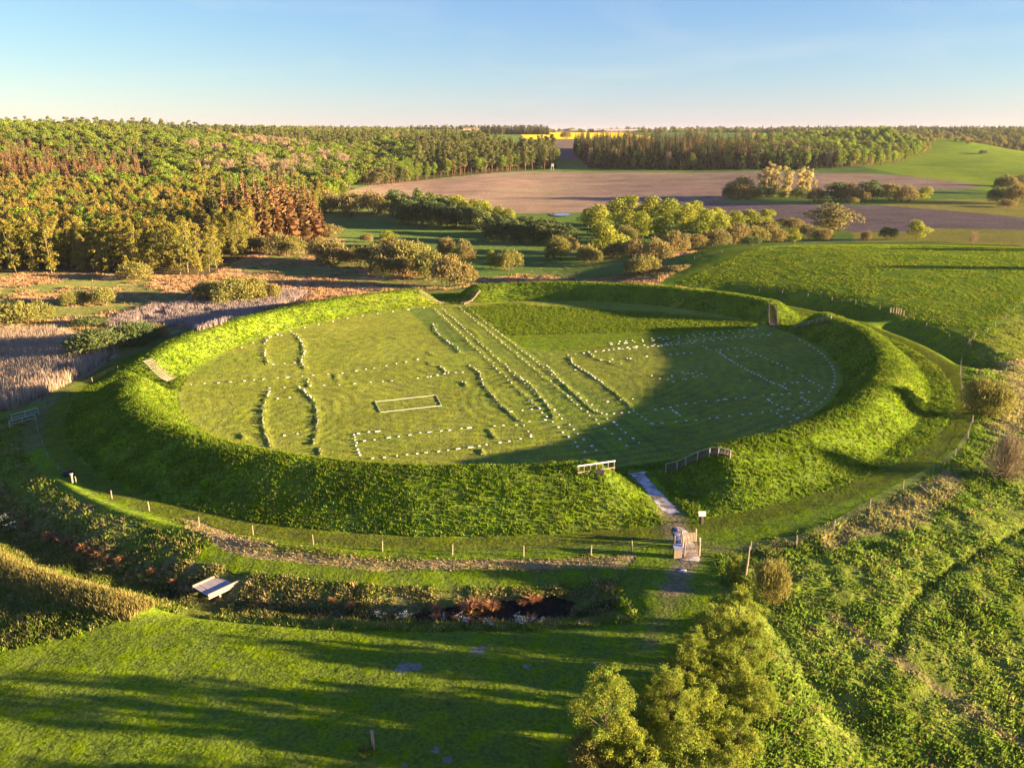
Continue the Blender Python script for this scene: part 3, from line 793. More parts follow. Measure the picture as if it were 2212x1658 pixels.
# moat banks and the left outside slope
xy = ring_scatter(17000, 86.4, 94.4, -151, -83); xy = xy[dist_polyline(xy[:, 0], xy[:, 1], [(-29.2, 67.4), (-27.2, 73.2)]) > 1.7]
s_ = fbm(xy[:, 0] / 1.6, xy[:, 1] / 1.6, 96, 2); xy = xy[s_ > -.3]; s_ = s_[s_ > -.3]
dk = inside(xy[:, 0], xy[:, 1], Z_DARKWET); xy = xy[~dk]; s_ = s_[~dk]
tint = ground_tint(xy); st = RNG.uniform(0, 1, (len(xy), 1)); r_ = polar(xy[:, 0], xy[:, 1])[0][:, None]
tint = np.where(st < .15 + .2 * (r_ < 90), STRAW * 1.1, tint * 1.3)
tufts("ditch_grass", xy, np.clip(.24 + .3 * s_, .08, .5), .17, 7, tint, "straw and green tussocks on the banks of the wet ditch", lean=1.0, spread=1.8)
xy = cam_scatter(16000, 60, 150, -.75, -.28); r_, p_ = polar(xy[:, 0], xy[:, 1]); p3_ = np.where(p_ > 90, p_ - 360, p_)
xy = xy[(r_ > 82.5) & (r_ < 135) & (p3_ > -200) & (p3_ < -112) & ~((r_ > 97) & (xy[:, 0] > -46))]
lawn_keep = ~((xy[:, 1] < 66) & (xy[:, 0] > -47)); xy = xy[lawn_keep & (polar(xy[:, 0], xy[:, 1])[0] < 97)]
lo_, hi_ = Z_ROUGHL.min(0), Z_ROUGHL.max(0); q_ = RNG.uniform(lo_, hi_, (9000, 2)); xy = np.concatenate([xy, q_[inside(q_[:, 0], q_[:, 1], Z_ROUGHL)]])
s_ = fbm(xy[:, 0] / 2.5, xy[:, 1] / 2.5, 97, 2)
tint = ground_tint(xy); st = RNG.uniform(0, 1, (len(xy), 1)); tint = np.where(st < .16, STRAW * .8, tint)
tufts("bank_grass", xy, np.clip(.32 + .3 * s_, .1, .6), .2, 7, tint, "rough grass on the shaded outer slope at the left", lean=.8, spread=1.6)
xy = ring_scatter(6500, 93.6, 97.6, -150, -110)
tufts("tall_bank_grass", xy, .62, .14, 6, np.array([.27, .235, .07]) * RNG.uniform(.8, 1.2, (len(xy), 1)), "tall pale grass along the sunlit crest of the outer bank", lean=.5, spread=1.5)
# lawn: short blades that break up the mown turf
xy = cam_scatter(42000, 44, 105, -.72, .45); r_, p_ = polar(xy[:, 0], xy[:, 1]); rb_ = np.interp(p_, RB_PHI, RB_R); p3_ = np.where(p_ > 90, p_ - 360, p_)
ok = ((r_ > 77.5) & (r_ < rb_) & ~((r_ > 84.5) & (r_ < 95.5) & (p3_ > -150) & (p3_ < -83)) & gap_clear(xy)); xy = xy[ok]
s_ = fbm(xy[:, 0] / 1.2, xy[:, 1] / 1.2, 98, 2); xy = xy[s_ > -.1]
tufts("lawn_grass", xy, .075, .12, 4, ground_tint(xy) * 1.08, "short mown turf of the foreground lawn", spread=1.6)
xy = ring_scatter(46000, 0, 60)
s_ = fbm(xy[:, 0] / 1.5, xy[:, 1] / 1.5, 99, 2); xy = xy[(s_ > 0) & ~inside(xy[:, 0], xy[:, 1], Z_TALL)]
tufts("mown_grass", xy, .07, .22, 3, ground_tint(xy) * 1.08, "short mown turf inside the ring", spread=1.5)
xy = fill(Z_STRAW, 5000)
tufts("cut_straw", xy, .14, .2, 4, STRAW * RNG.uniform(.7, 1.15, (len(xy), 1)), "pale cut straw lying along the berm below the front fence", lean=2.2, spread=1.6)
# marsh
xy = cam_scatter(60000, 150, 350, -.70, .22, .9); r_, p_ = polar(xy[:, 0], xy[:, 1]); xy = xy[(r_ > 85)]
g = ground_tint(xy); red = g[:, 0] > g[:, 1] * 1.15; w_ = wood_mask(xy[:, 0], xy[:, 1]) < .5
notreed = ~inside(xy[:, 0], xy[:, 1], Z_REED)
xy2 = xy[red & w_ & notreed]; g2 = g[red & w_ & notreed]
s_ = fbm(xy2[:, 0] / 3, xy2[:, 1] / 3, 101, 2); k_ = s_ > -.2
tufts("marsh_sedge", xy2[k_], np.clip(.5 + .5 * s_[k_], .2, 1), .45, 5, g2[k_] * np.array([1.2, 1.1, 1]), "rust coloured sedge and dead grass across the marsh", lean=.9, spread=1.5)
xy = fill(Z_REED, 26000); xy = xy[fbm(xy[:, 0] / 9, xy[:, 1] / 9, 102, 2) > -.55]
tufts("reed_bed", xy, 2.0, .22, 3, np.array([.42, .33, .235]), "tall dead brown reeds at the left edge of the marsh", lean=.25, spread=2)
xy = fill(Z_CATTAIL, 16000); xy = xy[fbm(xy[:, 0] / 6, xy[:, 1] / 6, 103, 2) > -.35]
tufts("cattail_stand", xy, 1.25, .28, 3, np.array([.34, .28, .25]), "pale grey cattails in the wet hollow behind the left rampart", lean=.3, spread=1.6)

lap("tufts")
# ------------------------------------------------------------------ trees: builders
def leaves(P, Nn, size, rng, asp=.75):
    n = len(P)
    Nn = Nn / (np.linalg.norm(Nn, axis=1, keepdims=True) + 1e-9)
    t = rng.normal(size=(n, 3)); a = np.cross(Nn, t); a /= (np.linalg.norm(a, axis=1, keepdims=True) + 1e-9)
    b = np.cross(Nn, a)
    s = (np.broadcast_to(size, (n,)) * rng.uniform(.55, 1.35, n))[:, None] / 2
    V = np.stack([P - a * s, P - b * s * asp, P + a * s, P + b * s * asp], 1).reshape(-1, 3)
    return V, np.arange(n * 4).reshape(-1, 4)

def tube_np(pts, rads, sides=5):
    mb = MB().tube(pts, list(rads), sides, cap=False); return np.array(mb.v), np.array(mb.f)

def join(parts):
    V = []; F = []; C = []; o = 0
    for v, f, c in parts:
        V.append(v); F.append(f + o); C.append(np.broadcast_to(c, (len(v), 3))); o += len(v)
    return np.concatenate(V), np.concatenate(F), np.concatenate(C)

def sph(rng, n):
    d = rng.normal(size=(n, 3)); return d / np.linalg.norm(d, axis=1, keepdims=True)

def clump_crown(rng, cen, rad, n, size, flat=.75, jit=.8, inner=.72):
    w = rad ** 2; k = rng.choice(len(cen), n, p=w / w.sum())
    d = sph(rng, n); d[:, 2] = np.where(d[:, 2] < -.75, -d[:, 2], d[:, 2])
    rr = rad[k] * rng.uniform(inner, 1.08, n)
    P = cen[k] + d * rr[:, None] * np.array([1, 1, flat]); P[:, 2] = np.where(P[:, 2] < .06, rng.uniform(.06, .5, n), P[:, 2])
    Nn = d + rng.normal(size=(n, 3)) * jit
    V, F = leaves(P, Nn, size, rng)
    cl = rng.uniform(.78, 1.22, len(cen))[k]; hue = rng.normal(0, .06, len(cen))[k]
    sh = cl * rng.uniform(.75, 1.25, n)
    C = np.stack([sh * (1 + hue), sh, sh * (1 - .5 * hue)], 1).repeat(4, 0)
    return V, F, C

def trunk_set(rng, h, r, cen, nl=7, bend=.06, sides=5, lean=0.0):
    la = rng.uniform(0, 6.28)
    pts = []
    for i in range(6):
        t = i / 5
        pts.append((math.cos(la) * lean * h * t + rng.normal(0, bend) * h * .3 * t * (1 - t), math.sin(la) * lean * h * t + rng.normal(0, bend) * h * .3 * t * (1 - t), h * t - .15))
    out = [(*tube_np(pts, [r * (1 - .82 * i / 5) for i in range(6)], sides), np.ones(3))]
    if nl and len(cen):
        for c in cen[rng.choice(len(cen), min(nl, len(cen)), replace=False)]:
            t = np.clip(c[2] / h - .28, .12, .85); k = t * 5; i = int(k); f = k - i
            s = np.array(pts[i]) * (1 - f) + np.array(pts[min(i + 1, 5)]) * f
            mid = (s + c) / 2 + np.array([0, 0, -.05 * h * rng.uniform(0, 1)])
            out.append((*tube_np([s, mid, c], [r * .38, r * .24, r * .07], 4), np.ones(3)))
    return join(out)

def T_broad(rng, h=15, w=10, n=2300, leaf=.72, base=.14, nc=22, top=1.0):
    c = sph(rng, nc); c = c * rng.uniform(.35, .80, (nc, 1)); c[:, :2] *= (1 - .25 * np.clip(-c[:, 2:], 0, 1))
    cz0 = h * (base + (1 - base) * .5)
    cen = np.stack([c[:, 0] * w / 2, c[:, 1] * w / 2, cz0 + c[:, 2] * h * (1 - base) / 2], 1)
    cen = np.concatenate([cen, [[0, 0, h * .82]]])
    rad = rng.uniform(.17, .30, len(cen)) * w * np.where(cen[:, 2] > h * .8, .8, 1)
    return trunk_set(rng, h * .85, h * .016, cen), clump_crown(rng, cen, rad, n, leaf)

def T_alder(rng, h=16, w=5.5, n=1700, leaf=.46, base=.10):
    nc = 34; t = np.sort(rng.uniform(base, 1.0, nc))
    prof = np.sin(np.clip((t - base + .12) / (1 - base + .12), 0, 1) * math.pi) ** .6
    a = rng.uniform(0, 6.28, nc); rr = prof * w * .42 * rng.uniform(.3, 1, nc)
    cen = np.stack([np.cos(a) * rr, np.sin(a) * rr, t * h], 1); rad = rng.uniform(.12, .22, nc) * w
    return trunk_set(rng, h * .97, h * .0075, cen, 10, .10, 5, rng.uniform(.02, .12)), clump_crown(rng, cen, rad, n, leaf, .9, 1.0, .3)

def T_young(rng, h=11, w=5, n=1300, leaf=.46, base=.12):
    nc = 20; t = rng.uniform(base, 1.0, nc); prof = np.clip(np.sqrt(np.clip(1 - ((t - .38) / .64) ** 2, .03, 1)), .15, 1)
    a = rng.uniform(0, 6.28, nc); rr = prof * w * .4 * rng.uniform(.2, 1, nc)
    cen = np.stack([np.cos(a) * rr, np.sin(a) * rr, t * h], 1); rad = rng.uniform(.10, .20, nc) * w
    return trunk_set(rng, h * .9, h * .010, cen, 6), clump_crown(rng, cen, rad, n, leaf, 1.5, 1.0, .2)

def T_spruce(rng, h=20, w=7.5, levels=26, per=11, gaps=.12):
    P = []; F = []; C = []; o = 0
    for i in range(levels):
        t = (i + rng.uniform(-.3, .3)) / levels; zz = h * (.06 + .94 * t); L0 = w / 2 * (1 - t) ** .85 + .22
        m = max(4, int(per * (1 - .45 * t)))
        for k in range(m):
            if rng.uniform() < gaps: continue
            a = 6.283 * (k + rng.uniform(-.4, .4)) / m + i * 1.3; L = L0 * rng.uniform(.7, 1.12); dr = rng.uniform(.25, .55)
            d = np.array([math.cos(a), math.sin(a), 0]); s = np.array([-math.sin(a), math.cos(a), 0]) * L * rng.uniform(.16, .26)
            b0 = d * .1 + [0, 0, zz]; b1 = d * L * .6 + [0, 0, zz - dr * L * .35]; b2 = d * L + [0, 0, zz - dr * L * .62 + .12 * L]
            up = np.array([0, 0, -L * .17])
            P += [b0, b1 + s + up, b2, b1 - s + up, b0, b1 + up * 2.2, b2 + up * .5, b1 - up * .3]
            F += [[o, o + 1, o + 2, o + 3], [o + 4, o + 5, o + 6, o + 7]]; o += 8
            sh = rng.uniform(.65, 1.3); C += [[sh, sh, sh]] * 8
    return trunk_set(rng, h * .99, h * .012, np.zeros((0, 3)), 0, .01), (np.array(P), np.array(F), np.array(C))

def T_pine(rng, h=17, w=7, n=1700, leaf=.55, base=.34):
    nc = 22; t = rng.uniform(base, .98, nc); a = rng.uniform(0, 6.28, nc)
    rr = w * .42 * rng.uniform(.15, 1, nc) * np.clip(1.25 - t, .25, 1) * 1.2
    cen = np.stack([np.cos(a) * rr, np.sin(a) * rr, t * h], 1); rad = rng.uniform(.13, .24, nc) * w
    return trunk_set(rng, h * .95, h * .014, cen, 9, .08), clump_crown(rng, cen, rad, n, leaf, .5, .9, .5)

def T_bare(rng, h=15, w=6, n=560, fol=220, leaf=.35):
    """fine upright twigs"""
    t = rng.uniform(.2, .95, n); a = rng.uniform(0, 6.28, n)
    prof = np.clip(np.sqrt(np.clip(1 - ((t - .5) / .55) ** 2, .02, 1)), .1, 1)
    rr = prof * w * .5 * np.sqrt(rng.uniform(.05, 1, n))
    b = np.stack([np.cos(a) * rr * .7, np.sin(a) * rr * .7, t * h], 1)
    L = h * rng.uniform(.07, .16, n)
    d = np.stack([np.cos(a) * .45, np.sin(a) * .45, np.ones(n)], 1) + rng.normal(0, .2, (n, 3)); d /= np.linalg.norm(d, axis=1, keepdims=True)
    e = b + d * L[:, None]; s = np.cross(d, rng.normal(size=(n, 3))); s /= np.linalg.norm(s, axis=1, keepdims=True); s *= .09 * h / 15
    V = np.stack([b - s, b + s, e + s * .25, e - s * .25], 1).reshape(-1, 3); F = np.arange(n * 4).reshape(-1, 4)
    C = (rng.uniform(.75, 1.25, (n, 1)) * np.ones((1, 3))).repeat(4, 0)
    cen = b[rng.choice(n, 12)]
    pr = [(V, F, C)]
    if fol: pr.append(clump_crown(rng, cen + [0, 0, 1.0], np.full(12, w * .16), fol, leaf))
    return trunk_set(rng, h * .9, h * .012, cen, 12, .05), join(pr)

def T_poplar(rng, h=22, w=8, n=3400, leaf=.62):
    tr = []; cen = []
    for k in range(5):
        a = rng.uniform(0, 6.28); rr = rng.uniform(.1, .42) * w; hh = h * rng.uniform(.75, 1)
        bx, by = math.cos(a) * rr * .5, math.sin(a) * rr * .5; tx, ty = math.cos(a) * rr, math.sin(a) * rr
        tr.append((*tube_np([(bx * .6, by * .6, -.2), (bx, by, hh * .4), (tx, ty, hh * .95)], [h * .009, h * .006, h * .002], 5), np.ones(3)))
        for q in range(12):
            t = rng.uniform(.16, 1.0); cen.append((bx + (tx - bx) * t + rng.normal(0, w * .09), by + (ty - by) * t + rng.normal(0, w * .09), hh * t))
    cen = np.array(cen); return join(tr), clump_crown(rng, cen, rng.uniform(.07, .15, len(cen)) * w, n, leaf, 1.4, 1, .3)

def T_bush(rng, w=7, h=4.5, n=4600, leaf=.27, nc=22, spikes=260):
    a = rng.uniform(0, 6.28, nc); q = np.sqrt(rng.uniform(0, 1, nc)); q[:nc // 3] = rng.uniform(.8, 1, nc // 3); rr = q * w * .36
    zz = h * (.20 + .48 * np.sqrt(np.clip(1 - q * q, 0, 1)) * rng.uniform(.75, 1.1, nc))
    cen = np.stack([np.cos(a) * rr, np.sin(a) * rr, zz], 1); rad = rng.uniform(.15, .23, nc) * w
    pr = [clump_crown(rng, cen, rad, n, leaf, min(1.3, h / w * 1.5), .9, .6)]
    if spikes:
        k = rng.choice(nc, spikes); d = sph(rng, spikes); d[:, 2] = np.abs(d[:, 2]) + .25
        d /= np.linalg.norm(d, axis=1, keepdims=True)
        b = cen[k] + d * rad[k][:, None] * np.array([1, 1, .8]); e = b + d * rng.uniform(.2, .55, (spikes, 1)) * h * .22 + [0, 0, h * .04]
        s = np.cross(d, rng.normal(size=(spikes, 3))); s /= np.linalg.norm(s, axis=1, keepdims=True); s *= .05 * w / 7
        V = np.stack([b - s * 1.6, b + s * 1.6, e + s, e - s], 1).reshape(-1, 3)
        pr.append((V, np.arange(spikes * 4).reshape(-1, 4), (rng.uniform(.8, 1.25, (spikes, 1)) * np.ones((1, 3))).repeat(4, 0)))
    st = []
    for c in cen[:9]:
        b = (c[0] * .25, c[1] * .25, -.15)
        st.append((*tube_np([b, ((b[0] + c[0]) / 2, (b[1] + c[1]) / 2, c[2] * .55), tuple(c)], [w * .012, w * .008, w * .004], 4), np.ones(3)))
    return join(st), join(pr)

def T_near(rng, h=8, w=6, n=11000, leaf=.17, nc=46, base=.1):
    """a tree close enough to show its leaves: limbs, twigs and leaf sprays"""
    c = sph(rng, nc) * rng.uniform(.45, 1.0, (nc, 1)) ** .6
    cz0 = h * (base + (1 - base) * .5)
    cen = np.stack([c[:, 0] * w / 2 * .86, c[:, 1] * w / 2 * .86, cz0 + c[:, 2] * h * (1 - base) / 2 * .9], 1)
    ta = rng.uniform(0, 6.28, 7); cen = np.concatenate([cen, np.stack([np.cos(ta) * w * .16, np.sin(ta) * w * .16, h * rng.uniform(.88, 1.04, 7)], 1)])
    rad = rng.uniform(.05, .12, len(cen)) * w
    tr = [trunk_set(rng, h * .8, h * .014, cen, min(40, len(cen)), .08)]
    cr = clump_crown(rng, cen, rad, n, leaf, .8, 1.1, .15)
    return join(tr), cr

def T_twigs(rng, w=5, h=4.5, n=2600, fol=260):
    a = rng.uniform(0, 6.28, n); q = rng.uniform(0, 1, n) ** .6; el = rng.uniform(.1, 1.5, n)
    d = np.stack([np.cos(a) * np.cos(el), np.sin(a) * np.cos(el), np.sin(el)], 1); R = np.stack([np.full(n, w / 2), np.full(n, w / 2), np.full(n, h)], 1)
    b = d * R * (q * .8)[:, None]; e = b + (d + rng.normal(0, .25, (n, 3))) * R * rng.uniform(.1, .24, (n, 1))
    e[:, 2] = np.maximum(e[:, 2], .05)
    s = np.cross(d, rng.normal(size=(n, 3))); s /= np.linalg.norm(s, axis=1, keepdims=True); s *= .018
    V = np.stack([b - s, b + s, e + s * .4, e - s * .4], 1).reshape(-1, 3)
    C = (rng.uniform(.7, 1.3, (n, 1)) * np.ones((1, 3))).repeat(4, 0)
    pr = [(V, np.arange(n * 4).reshape(-1, 4), C)]
    cen = d[:10] * R[:10] * .6
    if fol: pr.append(clump_crown(rng, cen, np.full(10, w * .22), fol, .13))
    st = [(*tube_np([(0, 0, -.1), tuple(c * .5 + [0, 0, .2]), tuple(c)], [.07, .045, .02], 4), np.ones(3)) for c in cen]
    return join(st), join(pr)

BARK = {k: wood_mat("bark_" + k, a, b, 3.0, .9, (1, 1, .3)) for k, a, b in (
    ("pale", (.27, .22, .15), (.17, .14, .09)), ("brown", (.10, .075, .05), (.17, .12, .08)), ("pine", (.20, .10, .055), (.12, .075, .05)))}
LEAF = {k: leaf_mat("leaves_" + k, a, b, t) for k, a, b, t in (
    ("alder", (0.195, 0.195, 0.034), (0.266, 0.234, 0.046), .35),
    ("young", (.280, .220, .050), (.250, .222, .050), .35),
    ("broad", (0.133, 0.195, 0.032), (0.211, 0.234, 0.038), .35),
    ("bright", (0.218, 0.296, 0.034), (0.172, 0.250, 0.032), .4),
    ("deadspruce", (0.242, 0.133, 0.056), (0.156, 0.101, 0.046), .1),
    ("spruce", (0.054, 0.078, 0.028), (0.085, 0.096, 0.034), .1),
    ("pine", (0.110, 0.138, 0.040), (0.149, 0.149, 0.046), .15),
    ("bare", (.34, .245, .16), (.30, .215, .13), .2),
    ("poplar", (.50, .43, .17), (.44, .38, .14), .4),
    ("willow", (.205, .205, .055), (.235, .215, .060), .35),
    ("olive", (0.203, 0.195, 0.071), (0.234, 0.195, 0.066), .3),
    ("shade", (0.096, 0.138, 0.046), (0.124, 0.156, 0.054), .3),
    ("brownbush", (.250, .205, .075), (.225, .188, .066), .3),
    ("yellowgreen", (0.312, 0.328, 0.046), (0.257, 0.289, 0.040), .4),
    ("twig", (.26, .205, .13), (.22, .175, .11), .15),
    ("hedge", (0.242, 0.289, 0.040), (0.203, 0.250, 0.038), .4))}

KINDS = {}
def kind(key, fn, foliage, bark, nvar=3, **kw):
    vs = []
    for i in range(nvar):
        rng = np.random.default_rng(sum(map(ord, key)) * 7 + i * 31)
        t, c = fn(rng, **kw)
        tm = mesh_np(key + "_trunk", t[0], t[1], BARK[bark], smooth=True, cols=t[2])
        cm = mesh_np(key + "_crown", c[0], c[1], LEAF[foliage], cols=c[2])
        V, F, C = join([t, c]); fm = np.concatenate([np.zeros(len(t[1]), int), np.ones(len(c[1]), int)])
        bm_ = mesh_np(key + "_whole", V, F, [BARK[bark], LEAF[foliage]], cols=C, fmat=fm)
        vs.append((tm, cm, bm_))
    KINDS[key] = vs
kind("alder", T_alder, "alder", "pale", 6)
kind("young", T_young, "young", "brown", 5)
kind("broad", T_broad, "broad", "brown", 5)
kind("bright", T_broad, "bright", "brown", 3, h=14, w=9)
kind("deadspruce", T_spruce, "deadspruce", "pale", 4, h=22, w=8.5)
kind("spruce", T_spruce, "spruce", "brown", 3)
kind("pine", T_pine, "pine", "pine", 4)
kind("bare", T_bare, "bare", "pale", 4)
kind("poplar", T_poplar, "poplar", "pale", 4)
kind("willow", T_bush, "willow", "brown", 5)
kind("olive", T_bush, "olive", "brown", 4, w=7, h=5)
kind("shade", T_bush, "shade", "brown", 3, w=7, h=5)
kind("brownbush", T_bush, "brownbush", "brown", 4, w=7, h=4.5)
kind("ytree", T_broad, "yellowgreen", "brown", 4, h=14, w=9, base=.02, n=2800, leaf=.6)
kind("stree", T_broad, "shade", "brown", 3, h=12, w=8, base=.0, n=2600, leaf=.6)
kind("btree", T_broad, "olive", "brown", 3, h=12, w=10, base=.0, n=2800, leaf=.6)
kind("nearolive", T_bush, "willow", "brown", 1, w=6, h=4.6, n=9000, leaf=.17, nc=30, spikes=500)
kind("neartwig", T_twigs, "twig", "brown", 1)
kind("neartree", T_near, "hedge", "brown", 2, n=22000, nc=120, leaf=.115)
kind("nearolivetree", T_near, "willow", "brown", 1, h=6, w=6, n=9000)
kind("hedge", T_near, "hedge", "brown", 3, w=5, h=3.6, n=15000, leaf=.115, nc=110, base=0.0)

def plant(name, key, var, loc, sx, sz, rz, label, cat, group=None, parts=("trunk", "crown")):
    tm, cm, _ = KINDS[key][var % len(KINDS[key])]
    o = empty(name, loc, rz, label, cat, group); o.scale = (sx, sx, sz)
    link(parts[0], tm, o); link(parts[1], cm, o)
    return o
lap('p3')
# ------------------------------------------------------------------ bushes and single trees one can point at
NAT = {"willow": (7.4, 4.9), "olive": (7.4, 5.3), "shade": (7.4, 5.3), "brownbush": (7.4, 4.9), "ytree": (9.5, 14), "stree": (8.5, 12), "btree": (10.5, 12),
       "poplar": (8, 22), "broad": (10.5, 15.5), "bright": (9.5, 14), "bare": (6, 15), "alder": (5.5, 16), "young": (5, 11), "deadspruce": (8.5, 22), "spruce": (7.5, 20),
       "pine": (7, 17), "nearolive": (6.4, 5.0), "neartwig": (5, 4.5), "neartree": (6, 8), "nearolivetree": (6, 6), "hedge": (5.4, 3.7)}
PR = random.Random(11)

def put(name, key, u, v, wpx, hpx, label, cat, group=None, back=.35, var=None):
    p = at([(u, v)])[0]; k = px_per_m(p); W, H = wpx / k, hpx / k
    d = math.hypot(p[0], p[1]); x, y = p[0] * (1 + back * W / d), p[1] * (1 + back * W / d)
    nw, nh = NAT[key]
    return plant(name, key, PR.randrange(9) if var is None else var, (x, y, Z(x, y) - .05), W / nw, H / nh, PR.uniform(0, 6.28), label, cat, group)

